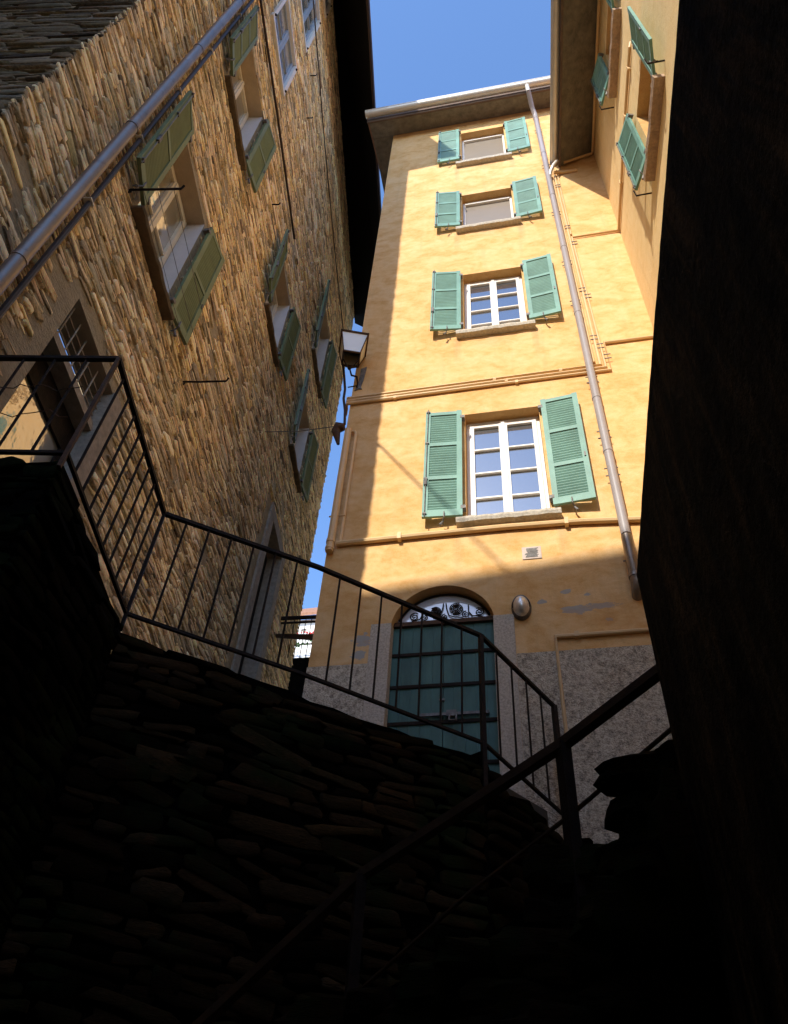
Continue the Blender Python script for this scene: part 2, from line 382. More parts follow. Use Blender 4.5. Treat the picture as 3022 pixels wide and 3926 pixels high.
    Q = (q[None] + base).reshape(-1, 4); T = (t[None] + base).reshape(-1, 3)
    off = Vector((0, 0, 0)); p = parent
    while p is not None: off += Vector(p.location); p = p.parent
    V = V - np.array(off)
    me = bpy.data.meshes.new(name); nq, ntq = len(Q), len(T)
    me.vertices.add(len(V)); me.vertices.foreach_set('co', V.astype(np.float32).ravel())
    me.loops.add(nq * 4 + ntq * 3); me.loops.foreach_set('vertex_index', np.concatenate([Q.ravel(), T.ravel()]).astype(np.int32))
    me.polygons.add(nq + ntq)
    me.polygons.foreach_set('loop_start', np.concatenate([np.arange(nq) * 4, nq * 4 + np.arange(ntq) * 3]).astype(np.int32))
    me.polygons.foreach_set('loop_total', np.concatenate([np.full(nq, 4), np.full(ntq, 3)]).astype(np.int32))
    me.update(calc_edges=True); me.validate()
    pal = np.array(palette)[rg.choice(len(palette), N, p=PW)] * rg.uniform(*tone, (N, 1)) * rg.uniform(.96, 1.04, (N, 3))
    colr = np.repeat(np.concatenate([pal, np.ones((N, 1))], 1)[:, None, :], nv, 1).reshape(-1, 4)
    a = me.color_attributes.new('stone', 'FLOAT_COLOR', 'POINT'); a.data.foreach_set('color', colr.astype(np.float32).ravel())
    me.materials.append(mat)
    o = bpy.data.objects.new(name, me); COL.objects.link(o)
    if parent is not None: o.parent = parent
    return o
def m_mortar(name, col):
    m, nt, b = newmat(name); v = coords(nt, (1, 1, 3)); n = noise(nt, v, 22, 6, .7); n2 = noise(nt, v, 3, 4, .6)
    c = ramp(nt, n, [(.3, tuple(x * .45 for x in col)), (.55, col), (.75, tuple(x * 1.35 for x in col))])
    c = mix(nt, .4, c, ramp(nt, n2, [(.35, tuple(x * .6 for x in col)), (.65, tuple(x * 1.2 for x in col))]))
    nt.links.new(c, b.inputs['Base Color']); b.inputs['Roughness'].default_value = .95; bump(nt, b, n, 1., .03); return m
M['mortar'] = m_mortar('sandy_lime_mortar', (.50, .39, .24))
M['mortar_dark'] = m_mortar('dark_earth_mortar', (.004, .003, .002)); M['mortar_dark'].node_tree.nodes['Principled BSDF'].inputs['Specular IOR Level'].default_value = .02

# ------------------------------------------------------------------ windows and shutters
def shutter_mb(F, uh, side, z0, z1, w, near=.05, far=.10, t=.035, slat=.043, panels=3, tilt=-1):
    """leaf hinged at uh; side -1 folds back to smaller u, +1 to larger u; near/far = stand-off from wall."""
    mb = MB(); ang = math.atan2(far - near, w); ca, sa = math.cos(ang), math.sin(ang)
    G = Fr((0, 0, F.O[2]), (F.u * side * ca + F.o * sa) / F.k, (F.o * ca - F.u * side * sa) / F.k, F.k)
    p = F(uh, 0, near); G.O = np.array([p[0], p[1], F.O[2]])
    st = .062; rl = .075
    mb.box(G, 0, st, z0, z1, 0, t); mb.box(G, w - st, w, z0, z1, 0, t)
    hh = (z1 - z0 - .02) / panels
    for k in range(panels + 1):
        zz = z0 + k * (z1 - z0 - rl) / panels
        mb.box(G, st - .001, w - st + .001, zz, zz + rl * (1.35 if k == 0 else .8), .002, t - .002)
    z = z0 + rl * 1.3
    while z < z1 - rl:
        a, b = z, z + slat * .80
        oo, oi = (.006, t - .008) if tilt > 0 else (t - .008, .006)
        base = [G(st, a, oi), G(st, a + .007, oi), G(st, b + .007, oo), G(st, b, oo)]
        top = [G(w - st, a, oi), G(w - st, a + .007, oi), G(w - st, b + .007, oo), G(w - st, b, oo)]
        mb.prism(base, top); z += slat
    return mb, G
def hardware(G, w, z0, z1, parent, t=.035, bolt=True):
    mat = M['rustplate']
    if bolt:
        mb = MB(); mb.tube([G(w - .03, z0 - .02, t + .012), G(w - .03, z1 + .03, t + .012)], .006, 6)
        for z in (z0 + .03, z0 + (z1 - z0) * .32, z0 + (z1 - z0) * .66, z1 - .03): mb.box(G, w - .05, w - .01, z, z + .02, t - .001, t + .02)
        zz = z0 + (z1 - z0) * .30; mb.box(G, w - .045, w - .012, zz - .06, zz + .05, t, t + .026)
        mb.build('long_bolt', mat, parent)
    else:
        zz = z0 + (z1 - z0) * .36; MB().box(G, w - .04, w - .022, zz, zz + .07, t - .001, t + .012).build('latch', mat, parent)
    for z in (z0 + .10, z1 - .16): MB().box(G, -.035, .02, z, z + .05, -.03, t + .004).build('hinge', mat, parent)
    mb = MB(); mb.tube([G(w * .45, z0 + .05, t + .012), G(w * .45, z0 - .03, t + .01), G(w * .48, z0 - .06, .01), G(w * .48, z0 - .075, -.03)], .008, 6)
    mb.tube([G(w * .48, z0 - .065, .01), G(w * .55, z0 - .13, .02)], [.010, .018], 6); mb.build('turn_buckle', mat, parent)
def window(parent, F, h, depth, glass=M['glass'], paint=M['white'], rows=4, sillspec=None, shut=None, green=M['green'], flat_pane=False, sillmat=None, hw=True, revs=(('plaster_rev', 'L'), ('plaster_rev', 'R'), ('plaster_rev', 'T'))):
    a, b, c, d = h; o = -depth; mb = MB(); fw = .045; e = .003
    mb.box(F, a + e, a + fw, c, d, o - .05, o); mb.box(F, b - fw, b - e, c, d, o - .05, o)
    mb.box(F, a + fw, b - fw, d - fw * 1.6, d - e, o - .05, o + .004); mb.box(F, a + fw, b - fw, c, c + fw, o - .05, o)
    if flat_pane:
        mb.box(F, a + fw, b - fw, d - fw * 2.6, d - fw * 1.6, o - .05, o + .02)
    w = mb
    m = (a + b) / 2
    if not flat_pane:
        for (x0, x1) in ((a + fw, m), (m, b - fw)):                  # two casements
            q = .052; z0, z1 = c + fw, d - fw * 1.6; of = o + .022
            w.box(F, x0 + .001, x0 + q, z0, z1, o - .03, of); w.box(F, x1 - q, x1 - .001, z0, z1, o - .03, of)
            w.box(F, x0 + q, x1 - q, z0, z0 + q, o - .03, of - .003); w.box(F, x0 + q, x1 - q, z1 - q, z1, o - .03, of - .003)
            for k in range(1, rows):
                zz = z0 + q + (z1 - z0 - 2 * q) * k / rows; w.box(F, x0 + q, x1 - q, zz - .011, zz + .011, o - .02, of - .006)
                w.box(F, x0 + q, x1 - q, zz - .018, zz + .018, o - .02, of - .014)
        w.box(F, m - .022, m + .022, c + fw, d - fw * 1.6, of, of + .014)
    wo = w.build('window', paint, parent)
    if revs:
        for mt, sd in revs:
            q_ = MB(); reveal(q_, F, h, depth, 0, sd); q_.each('reveal', M[mt], wo)
    g = MB(); ins = MB()
    g.box(F, a + fw, b - fw, c + fw, d - fw * 1.6, o - .04, o - .016 if not flat_pane else o - .03)
    g.build('flat_pane' if flat_pane else 'pane', M['flat_pane'] if flat_pane else glass, wo)
    if sillspec:
        u0, u1, zt, th, pr = sillspec; s = MB(); n = 14
        rr = random.Random(int(zt * 100))
        for i in range(n):                                        # roughly hewn front edge
            x0 = u0 + (u1 - u0) * i / n; x1 = u0 + (u1 - u0) * (i + 1) / n
            if i == 0: p0 = pr; b0 = 0
            p1 = pr + rr.uniform(-.006, .006); b1 = rr.uniform(-.010, .006)
            base = [F(x0, zt - th + b0, -depth + .01 if False else -.02), F(x0, zt - th + b0, p0 - .012), F(x0, zt - th * .45, p0), F(x0, zt, p0 - .004), F(x0, zt + .004, -.02)]
            top = [F(x1, zt - th + b1, -.02), F(x1, zt - th + b1, p1 - .012), F(x1, zt - th * .45, p1), F(x1, zt, p1 - .004), F(x1, zt + .004, -.02)]
            vs = base + top; s.add(vs, [(k, (k + 1) % 5, 5 + (k + 1) % 5, 5 + k) for k in range(5)] + ([(0, 1, 2, 3, 4)] if i == 0 else []) + ([(9, 8, 7, 6, 5)] if i == n - 1 else []))
            p0, b0 = p1, b1
        s.box(F, a + .002, b - .002, zt - .03, zt + .003, -depth, -.021)
        s.build('sill', sillmat or M['sill'], wo)
    for i, sp in enumerate(shut or []):
        side, z0, z1, wd, nr, fr = sp[:6]
        leaf, G = shutter_mb(F, a - .03 if side < 0 else b + .03, side, z0, z1, wd, nr, fr, **(sp[6] if len(sp) > 6 else {}))
        lo = leaf.build('shutter', green, wo)
        if hw: hardware(G, wd, z0, z1, wo, bolt=(i == 0))
    return wo
def fix(o): return o

# ================================================================== SETTING
g = MB(); g.quad((-400, -400, GZ), (400, -400, GZ), (400, 400, GZ), (-400, 400, GZ)); struct(g.build('ground', M['ground']))
t = MB(); fp = [(-3.2, 2.45), (-2.62, 2.5), (-2.72, 3.55), (-.62, 5.12), (-.08, 5.95), (-.08, 6.42), (-2.1, 6.42), (-2.1, 20), (-9, 20), (-9, 12)]
fp = [(-3.18, 2.40), (-2.56, 2.46), (-2.68, 3.55), (-.60, 5.10), (-.10, 5.85), (-.10, 5.995), (-2.215, 5.995), (-2.215, 22), (-7, 22)]
t.prism([(x, y, GZ + .01) for x, y in fp], [(x, y, 2.78) for x, y in fp]); struct(t.build('path', M['ground']))

# ================================================================== TALL YELLOW HOUSE
Y = thing('yellow_house', (0, 10, GZ), 'tall yellow plastered house straight ahead with four windows one above another and an arched door', 'house')
X0, X1, ZT = -2.235, 5.0, 18.80
WX = (-.700, .214)
WZ = [(6.10, 8.035), (9.90, 11.71), (13.30, 14.825), (16.30, 18.15)]
DX = (-1.457, -.440); DZC = 4.727; DR = (DX[1] - DX[0]) / 2
holes = [(WX[0], WX[1], a, b) for a, b in WZ]
w = MB(); holed(w, FAC, X0, X1, GZ, ZT, holes + [(DX[0], DX[1], GZ, DZC + DR)])
cx = sum(DX) / 2; arc = [(cx + DR * math.cos(math.pi * k / 28), DZC + DR * math.sin(math.pi * k / 28)) for k in range(29)]
for k in range(28):
    (x0, z0), (x1, z1) = arc[k], arc[k + 1]
    w.quad(FAC(x0, z0), FAC(x0, DZC + DR), FAC(x1, DZC + DR), FAC(x1, z1))
w.quad((X0, 6, GZ), (X0, 6, ZT), (X0, 18, ZT), (X0, 18, GZ)); w.quad((X1, 6, GZ), (X1, 18, GZ), (X1, 18, ZT), (X1, 6, ZT)); w.quad((X0, 18, GZ), (X0, 18, ZT), (X1, 18, ZT), (X1, 18, GZ))
w.build('wall', M['plaster'], Y)
r = MB()
for k in range(28):
    (x0, z0), (x1, z1) = arc[k], arc[k + 1]; r.quad(FAC(x0, z0), FAC(x1, z1), FAC(x1, z1, -.2), FAC(x0, z0, -.2))
for x in DX: r.quad(FAC(x, GZ), FAC(x, DZC), FAC(x, DZC, -.2), FAC(x, GZ, -.2))
r.build('door_reveal', M['plaster_rev'], Y)
for i, (a, b) in enumerate(WZ):
    flat_pane = i >= 2
    zs = [(6.14, 8.02), (9.96, 11.69), (13.38, 14.84), (16.47, 18.19)][i]
    zr = [(6.17, 8.05), (9.99, 11.74), (13.36, 14.88), (16.42, 18.16)][i]
    tl = [(.06, .085), (.06, .11), (.06, .10), (.06, .06)][i]; tr_ = [(.05, .10), (.05, .10), (.05, .09), (.05, .08)][i]
    window(Y, FAC, (WX[0], WX[1], a, b), .155, M['glass'], M['white'], 4, (WX[0] - .10, WX[1] + .10, a, .07, .11),
           [(-1, zs[0], zs[1], .445, *tl), (1, zr[0], zr[1], .445, *tr_)], flat_pane=flat_pane)
# eave
e = MB()
e.add([(-2.70, 5.995, 18.80), (5.4, 5.995, 18.80), (5.4, 5.60, 18.66), (-2.70, 5.60, 18.66), (-2.70, 5.995, 19.0), (5.4, 5.995, 19.0), (5.4, 5.60, 18.86), (-2.70, 5.60, 18.86)],
      [(0, 1, 2, 3), (4, 7, 6, 5), (0, 3, 7, 4), (1, 5, 6, 2), (0, 4, 5, 1), (3, 2, 6, 7)])
e.box(WORLD, -2.70, -2.237, 18.80, 19.0, -18, -5.996)
e.build('eave_soffit', M['soffit'], Y)
rf = MB(); rf.add([(-2.78, 5.50, 18.90), (5.5, 5.50, 18.90), (5.5, 12, 21.0), (-2.78, 12, 21.0), (-2.78, 5.50, 19.02), (5.5, 5.50, 19.02), (5.5, 12, 21.12), (-2.78, 12, 21.12)],
                  [(0, 1, 2, 3), (4, 7, 6, 5), (0, 3, 7, 4), (1, 5, 6, 2), (0, 4, 5, 1), (3, 2, 6, 7)])
rf.add([(-2.78, 18.5, 18.9), (5.5, 18.5, 18.9), (5.5, 12, 21.12), (-2.78, 12, 21.12)], [(0, 1, 2, 3)])
rf.build('roof', M['tile'], Y)
fa = MB(); fa.box(WORLD, -2.74, 5.45, 18.60, 18.895, -5.598, -5.56); fa.build('fascia', M['fascia'], Y)
def gutter(p, q, r, n=10):
    mb = MB(); p = Vector(p); q = Vector(q); t_ = (q - p).normalized(); a = t_.cross(Vector((0, 0, 1))).normalized()
    pr = [(math.cos(math.pi * k / n + math.pi) * r, math.sin(math.pi * k / n + math.pi) * r) for k in range(n + 1)] + [(math.cos(-math.pi * k / n) * (r - .006), math.sin(-math.pi * k / n) * (r - .006)) for k in range(n + 1)]
    mb.prism([tuple(p + a * x + Vector((0, 0, z))) for x, z in pr], [tuple(q + a * x + Vector((0, 0, z))) for x, z in pr])
    mb.tube([p + a * r, q + a * r], .011, 6); return mb
gutter((-2.76, 5.45, 18.78), (5.45, 5.45, 18.76), .085).build('gutter', M['whitegutter'], Y, True)
dp = MB(); dx_ = .905
dp.tube([(.80, 5.45, 18.70), (.80, 5.45, 18.54), (.81, 5.49, 18.46)], .045, 12); dp.build('gutter_outlet', M['whitegutter'], Y, True)
dp = MB(); dp.tube([(.81, 5.49, 18.47), (.86, 5.78, 18.30), (dx_, 5.90, 18.16), (dx_, 5.90, 18.02), (dx_, 5.90, 5.62)], .050, 14)
for z in (17.9, 15.9, 13.9, 11.9, 9.9, 7.9, 6.9): dp.tube([(dx_, 5.90, z), (dx_, 5.90, z + .05)], .055, 14)
dp.build('downpipe', M['downpipe'], Y, True)
dp = MB(); dp.tube([(dx_, 5.90, 5.60), (dx_, 5.90, 5.0), (dx_, 5.96, 4.92), (dx_, 6.02, 4.9)], .053, 14); dp.tube([(dx_, 5.90, 5.05), (dx_, 5.90, 5.09)], .062, 14); dp.build('downpipe_foot', M['steel'], Y, True)
cl = MB()
for z in (17.2, 15.3, 13.2, 11.4, 10.2, 8.3, 7.2, 6.55, 5.3):
    for dz in (0, .12 if z > 6 else 0):
        cl.tube([(dx_ - .074, 5.93, z + dz), (dx_ + .074, 5.93, z + dz)], .008, 6); 
cl.each('pipe_clamp', M['rustplate'], Y)
sp = MB(); sp.tube([(1.10, 5.80, 15.19), (1.02, 5.80, 15.02), (.96, 5.86, 14.92), (.93, 5.90, 14.80)], .033, 10); sp.build('wing_gutter_spout', M['whitegutter'], Y, True)
# painted conduits
def conduit(pts, r, name='conduit', clips=(), mat=None):
    mb = MB(); mb.tube(pts, r, 8)
    for c in clips: mb.box(WORLD, c[0] - .02, c[0] + .02, c[2] - r * 1.35, c[2] + r * 1.35, -5.998, -(5.97 - 2 * r + .02))
    return mb.build(name, mat or M['conduit'], Y, True)
yo = 5.975
conduit([(-2.33, 6.15, 8.66), (-2.28, 5.97, 8.66), (1.052, yo, 8.705), (1.030, yo, 15.26)], .019, clips=[(-1.9, 0, 8.665), (-.3, 0, 8.68), (.55, 0, 8.695)])
conduit([(-2.33, 6.15, 8.60), (-2.28, 5.97, 8.60), (1.112, yo, 8.645), (1.075, yo, 12.38), (1.83, yo, 12.38)], .018, clips=[(-1.75, 0, 8.606), (-.15, 0, 8.62)])
conduit([(-2.33, 6.15, 8.545), (-2.28, 5.97, 8.545), (1.17, yo, 8.585), (1.165, yo, 9.21), (3.0, yo, 9.215)], .018, clips=[(-1.62, 0, 8.55), (-.02, 0, 8.565)])
conduit([(1.075, yo + .004, 12.5), (1.085, yo, 15.20)], .014); conduit([(.985, yo + .004, 8.8), (.985, yo, 15.20)], .014)
vc = MB()
for x, z in ((1.045, 9.3), (1.10, 9.08), (1.16, 8.82), (1.04, 12.7), (1.04, 14.4), (1.045, 10.6), (1.1, 10.4), (1.09, 12.1)):
    for dz in (0, .09): vc.tube([(x - .045, 5.955, z + dz), (x + .045, 5.955, z + dz)], .008, 6)
vc.each('conduit_clip', M['rustplate'], Y)
conduit([(-2.12, yo - .01, 5.93), (-1.2, yo - .01, 5.945), (-.3, yo - .01, 5.95), (.5, yo - .01, 5.93), (1.1, yo - .01, 5.88), (3., yo - .01, 5.84)], .033, clips=[(-1.42, 0, 5.94), (.35, 0, 5.93)])
conduit([(-2.185, 5.94, 5.80), (-2.185, 5.94, 7.93)], .045); conduit([(-2.185, 5.94, 5.83), (-2.185, 5.94, 5.86)], .053); conduit([(-2.185, 5.94, 5.93), (-2.185, 5.94, 5.97)], .053)
conduit([(-2.085, 5.965, 5.92), (-2.085, 5.965, 7.86), (-2.10, 5.965, 7.90), (-2.15, 5.965, 7.92)], .021)
conduit([(-2.25, 5.94, 6.35), (-2.06, 5.94, 6.35)], .010)
conduit([(2.5, yo, 4.50), (.108, yo, 4.485), (.108, yo, 2.96), (.12, yo, 2.85)], .021, clips=[(.30, 0, 4.49)])
conduit([(1.44, 5.97, 15.05), (1.20, 5.97, 15.05), (1.02, 5.93, 15.02)], .03)
# vent
v = MB(); v.box(FAC, -.131, .062, 5.49, 5.655, .001, .010)
v.build('vent_frame', M['paper'], Y)
v = MB(); rr = random.Random(3)
for k in range(11):
    z = 5.512 + k * .0115; v.box(FAC, -.105 + rr.uniform(0, .03), .035 - rr.uniform(0, .02), z, z + .008, .011, .014)
v.build('vent_grille', M['rustplate'], Y)
# plinth of roughcast, granite jambs
pl = MB(); holed(pl, FAC, X0 - .004, X1, GZ, 4.335, [(DX[0] - .19, DX[1] + .185, GZ, 4.335)], .016)
pl.quad(FAC(X0 - .004, 4.335, .016), FAC(DX[0] - .19, 4.335, .016), FAC(DX[0] - .19, 4.345, 0), FAC(X0 - .004, 4.345, 0))
pl.quad(FAC(DX[1] + .185, 4.335, .016), FAC(X1, 4.335, .016), FAC(X1, 4.345, 0), FAC(DX[1] + .185, 4.345, 0))
pl.quad((X0 - .004, 5.984, GZ), (X0 - .004, 5.984, 4.335), (X0 - .004, 17.9, 4.335), (X0 - .004, 17.9, GZ))
pl.build('roughcast_plinth', M['roughcast'], Y)
jb = MB(); jb.box(FAC, DX[0] - .19, DX[0] + .012, GZ, 4.79, -.10, .022); jb.build('door_jamb', M['granite'], Y)
jb = MB(); jb.box(FAC, DX[1] - .012, DX[1] + .183, GZ, 4.79, -.10, .022); jb.build('door_jamb', M['granite'], Y)
# door
DO = -.12
dr = MB()
for k in range(10):
    a = DX[0] + .004 + k * (DX[1] - DX[0] - .008) / 10; b = DX[0] + .004 + (k + 1) * (DX[1] - DX[0] - .008) / 10
    g_ = .006 if k == 5 else .0015
    dr.box(FAC, a + g_, b - .0005, 2.80, 4.822, DO - .05, DO + (.0 if k % 2 else .003))
door = dr.build('door', M['doorgreen'], Y)
s_ = MB()
for z in (4.49, 4.13, 3.747, 3.346): s_.box(FAC, DX[0] + .005, DX[1] - .005, z - .017, z + .017, DO + .004, DO + .016)
s_.each('door_strap', M['iron'], door)
s_ = MB(); s_.box(FAC, -1.15, -.53, 3.80, 3.828, DO + .017, DO + .035); s_.box(FAC, -.91, -.82, 3.786, 3.845, DO + .016, DO + .045); s_.tube([FAC(-.88, 3.81, DO + .05), FAC(-.88, 3.73, DO + .06), FAC(-.82, 3.73, DO + .06), FAC(-.82, 3.81, DO + .05)], .009, 6)
s_.box(FAC, -.98, -.93, 3.96, 3.98, DO + .004, DO + .02)
s_.build('door_bolt', M['rustplate'], door)
s_ = MB(); s_.box(FAC, DX[0] + .005, DX[1] - .005, 4.824, 4.872, DO - .05, DO + .035); s_.build('door_lintel_bar', M['iron_lit'], door)
s_ = MB()
seg = [(cx + (DR - .003) * math.cos(a), DZC + (DR - .003) * math.sin(a)) for a in np.linspace(math.asin((4.872 - DZC) / DR), math.pi - math.asin((4.872 - DZC) / DR), 20)]
s_.prism([FAC(x, z, DO - .035) for x, z in seg], [FAC(x, z, DO - .015) for x, z in seg])
s_.build('fanlight_pane', m_glass('fanlight_glass', (.66, .70, .80), .08), door)
QS = 6.12 / 6.26
s_ = MB()
def spiral(x, z, r, turns, a0, sgn=1, tail=None):
    pts = []; x *= QS; z *= QS
    n = int(26 * turns)
    for i in range(n + 1):
        f = i / n; a = a0 + sgn * 2 * math.pi * turns * f; rr_ = r * (1 - .86 * f); pts.append(FAC(x + rr_ * math.cos(a), z + rr_ * math.sin(a), DO + .0))
    if tail: pts = [FAC(*p, DO) for p in tail] + pts
    s_.tube(pts, .006, 6)
spiral(-.845, 5.135, .075, 1.9, -2.0, 1); spiral(-.845, 5.135, .075, 1.9, 1.1, 1)
spiral(-1.055, 5.12, .058, 1.8, -.6, -1); spiral(-1.055, 5.12, .058, 1.8, 2.4, -1)
spiral(-.61, 5.075, .052, 1.8, 2.2, -1); spiral(-1.275, 5.07, .050, 1.8, .8, 1)
spiral(-.745, 5.055, .042, 1.6, 1.5, 1); spiral(-1.17, 5.045, .034, 1.6, 1.5, -1); spiral(-.96, 5.045, .034, 1.5, 1.5, 1)
s_.tube([FAC(-0.9288, 5.1036, DO), FAC(-0.9239, 5.0352, DO), FAC(-0.8995, 4.9472, DO), FAC(-0.8408, 4.9179, DO), FAC(-0.7626, 4.9081, DO)], .0065, 6)
s_.tube([FAC(-0.9533, 5.1036, DO), FAC(-0.9630, 5.0352, DO), FAC(-0.9875, 4.9472, DO), FAC(-1.0559, 4.9179, DO)], .0065, 6)
s_.tube([FAC(-0.7039, 5.0646, DO), FAC(-0.7039, 4.9766, DO), FAC(-0.6648, 4.9179, DO), FAC(-0.5670, 4.9081, DO)], .0065, 6)
s_.tube([FAC(-1.1537, 5.0450, DO), FAC(-1.1635, 4.9766, DO), FAC(-1.1928, 4.9179, DO), FAC(-1.2710, 4.9081, DO)], .0065, 6)
am = [FAC(cx + (DR - .02) * math.cos(a), DZC + (DR - .02) * math.sin(a), DO + .0) for a in np.linspace(.40, math.pi - .40, 16)]
s_.tube(am, .012, 6); s_.build('fanlight_scrollwork', M['iron'], door, True)
bk = MB(); bk.box(FAC, DX[0] - .3, DX[1] + .3, GZ, 5.6, -.60, -.52); bk.build('hall_partition', M['black'], Y)

# bulkhead lamp
lp = thing('bulkhead_lamp', (-.18, 5.95, 4.85), 'round tarnished metal bulkhead lamp on the wall right of the arched door', 'lamp')
m_ = MB()
nL_ = 18; prof = [(0, .095), (.02, .097), (.04, .093), (.06, .085)]
def lathe(mb, F, u, z, prof, n=20, sz=1.15):
    vs = []; fs = []
    for o, r_ in prof:
        for k in range(n): a = 2 * math.pi * k / n; vs.append(F(u + r_ * math.cos(a), z + r_ * sz * math.sin(a), o))
    for i in range(len(prof) - 1):
        for k in range(n): fs.append((i * n + k, i * n + (k + 1) % n, (i + 1) * n + (k + 1) % n, (i + 1) * n + k))
    fs.append(tuple(range(n))[::-1]); fs.append(tuple(range((len(prof) - 1) * n, len(prof) * n))); mb.add(vs, fs)
lathe(m_, FAC, -.18, 4.86, prof, 20, 1.5); m_.build('housing', M['rustplate'], lp, True)
m_ = MB(); lathe(m_, FAC, -.18, 4.84, [(.055, .078), (.08, .076), (.105, .066), (.13, .050), (.145, .026), (.148, .004)], 20, 1.45); m_.build('dome', M['chrome'], lp, True)
m_ = MB(); m_.tube([FAC(-.18 + .079 * math.cos(a), 4.85 + .088 * math.sin(a), .068) for a in np.linspace(-.2, math.pi + .2, 16)], .010, 8)
m_.box(FAC, -.19, -.17, 4.93, 4.99, .001, .03); m_.build('guard_ring', M['iron'], lp, True)

# ================================================================== YELLOW WING
W = thing('yellow_house', (4.5, 2.5, GZ), 'lower yellow house at right angles on the right with deep concrete eave', 'house')
wh = [(1.93, 2.76, 10.30, 11.74), (1.93, 2.76, 13.62, 14.86)]
w = MB(); holed(w, WG, 0, 8, GZ, 15.8, wh)
w.quad(WG(8, GZ), WG(8, 15.8), WG(8, 15.8, -6), WG(8, GZ, -6)); w.build('wall', M['plaster_wing'], W)
window(W, WG, wh[0], .17, M['glass'], M['white'], 4, (1.66, 2.86, 10.30, .10, .13), [(-1, 10.40, 12.0, .44, .06, .17), (1, 10.38, 11.98, .44, .06, .15)], sillmat=M['sill_wing'])
window(W, WG, wh[1], .17, M['glass'], M['white'], 4, (1.66, 2.86, 13.60, .10, .13), [(-1, 13.78, 15.05, .44, .06, .17), (1, 13.72, 15.0, .44, .06, .15)], sillmat=M['sill_wing'])
e = MB(); e.add([WG(-.0, 15.80, .001), WG(8.2, 15.80, .001), WG(8.2, 15.32, .66), WG(.002, 15.32, .66), WG(-.0, 15.98, .001), WG(8.2, 15.98, .001), WG(8.2, 15.50, .66), WG(.002, 15.50, .66)],
                [(0, 1, 2, 3), (4, 7, 6, 5), (0, 3, 7, 4), (1, 5, 6, 2), (0, 4, 5, 1), (3, 2, 6, 7)]); e.build('eave_soffit', M['soffit'], W)
e = MB(); e.box(WG, .004, 8.2, 15.26, 15.52, .662, .70); e.build('fascia', M['fascia'], W)
g0, g1 = WG(.03, 15.36, .775), WG(8.2, 15.36, .775); gutter(g0, g1, .072).build('gutter', M['zinc'], W, True)
e = MB(); e.add([WG(0, 15.53, .80), WG(8.3, 15.53, .80), WG(8.3, 17.2, -3), WG(0, 17.2, -3), WG(0, 15.62, .80), WG(8.3, 15.62, .80), WG(8.3, 17.3, -3), WG(0, 17.3, -3)],
                [(0, 1, 2, 3), (4, 7, 6, 5), (0, 3, 7, 4), (1, 5, 6, 2), (0, 4, 5, 1), (3, 2, 6, 7)]); e.build('roof', M['tile'], W)
e = MB(); e.tube([WG(.06, 15.70, .03), WG(8.0, 15.70, .03)], .026, 8); e.tube([WG(.05, 15.66, .05), WG(.05, 15.36, .60)], .026, 8); e.build('eave_pipe', M['conduit'], W, True)
e = MB(); e.tube([WG(.03, 12.38, .025), WG(1.7, 12.50, .025), WG(2.45, 12.50, .025), WG(2.60, 12.52, .025), WG(2.64, 12.6, .0)], .02, 8)
for u in (.75, 1.72, 2.35): e.box(WG, u - .015, u + .015, 12.41, 12.53, .001, .05)
e.build('conduit', M['conduit'], W, True)
e = MB(); e.box(WG, 2.74, 2.98, 12.42, 12.47, .001, .006); e.build('wall_slit', M['rustplate'], W)
e = MB()
for u, z in ((1.46, 10.30), (3.0, 10.28), (1.46, 13.68)):
    e.tube([WG(u, z + .02, -.02), WG(u, z - .02, .20), WG(u + .02, z + .09, .215)], .010, 6)
e.each('shutter_stay', M['iron'], W)

# ================================================================== STONE HOUSE (left)
S = thing('stone_house', (-6, 6, GZ), 'old stone house on the left with rubble walls, shutters and a dark overhanging eave', 'house')
SH = {'WA': (1.25, 2.17, 6.47, 8.28), 'WB': (1.25, 2.19, 10.18, 11.86), 'WF': (1.30, 2.30, 13.42, 14.80), 'WG': (1.58, 2.32, 16.0, 18.05), 'WH': (1.60, 2.40, 18.95, 19.9),
      'WC': (4.22, 5.12, 10.15, 11.78), 'WE': (6.84, 7.76, 10.18, 11.86), 'WD': (6.80, 7.80, 13.05, 15.10), 'G': (1.30, 2.15, 2.80, 5.08), 'DR': (6.85, 7.70, 2.80, 8.40)}
LEN = 9.72
hl = list(SH.values())
w = MB(); holed(w, LW, 0, LEN, GZ, 21, hl); 
w.quad(LW(LEN, GZ), LW(LEN, 21), LW(LEN, 21, -7), LW(LEN, GZ, -7))
w.build('wall', M['mortar'], S)
def dz(u): return 30
pads = [(a - .05, b + .05, c - .03, d + .03) for a, b, c, d in hl]
pads[4] = SH['WH']
pads += [(1.18, 1.42, 2.8, 5.2), (2.05, 2.33, 2.8, 5.12), (1.2, 2.3, 5.0, 5.18), (6.45, 6.9, 2.8, 8.6), (7.6, 7.95, 2.8, 8.6)]
stone_skin('wall_stones', LW, 0, LEN, 2.6, 20.8, pads, M['stone'], S, seed=5, edge=.035, lw=(.05, .27), lh=(.014, .046), relief=(.001, .016), gap=.001, big=7., smear=1.22, rot=.06, tone=(.45, 1.3))
for k in ('WA', 'WB', 'WC', 'WD', 'WE'):
    h = SH[k]
    z0, z1 = h[2] + .05, h[3] + .0
    window(S, LW, h, .20, M['glass_old'], M['beige'], 1 if k != 'WA' else 2, (h[0] - .05, h[1] + .10, h[2], .045, .115 if k == 'WA' else .09),
           [(-1, z0, z1, .40, .06, .13, {'panels': 3 if k == 'WB' else 2}), (1, z0, z1, .40, .05, .11, {'panels': 2})],
           green=M['green2'], sillmat=M['sill_dark'], revs=(('tanrev', 'T'), ('lilac', 'L'), ('lilac', 'R')))
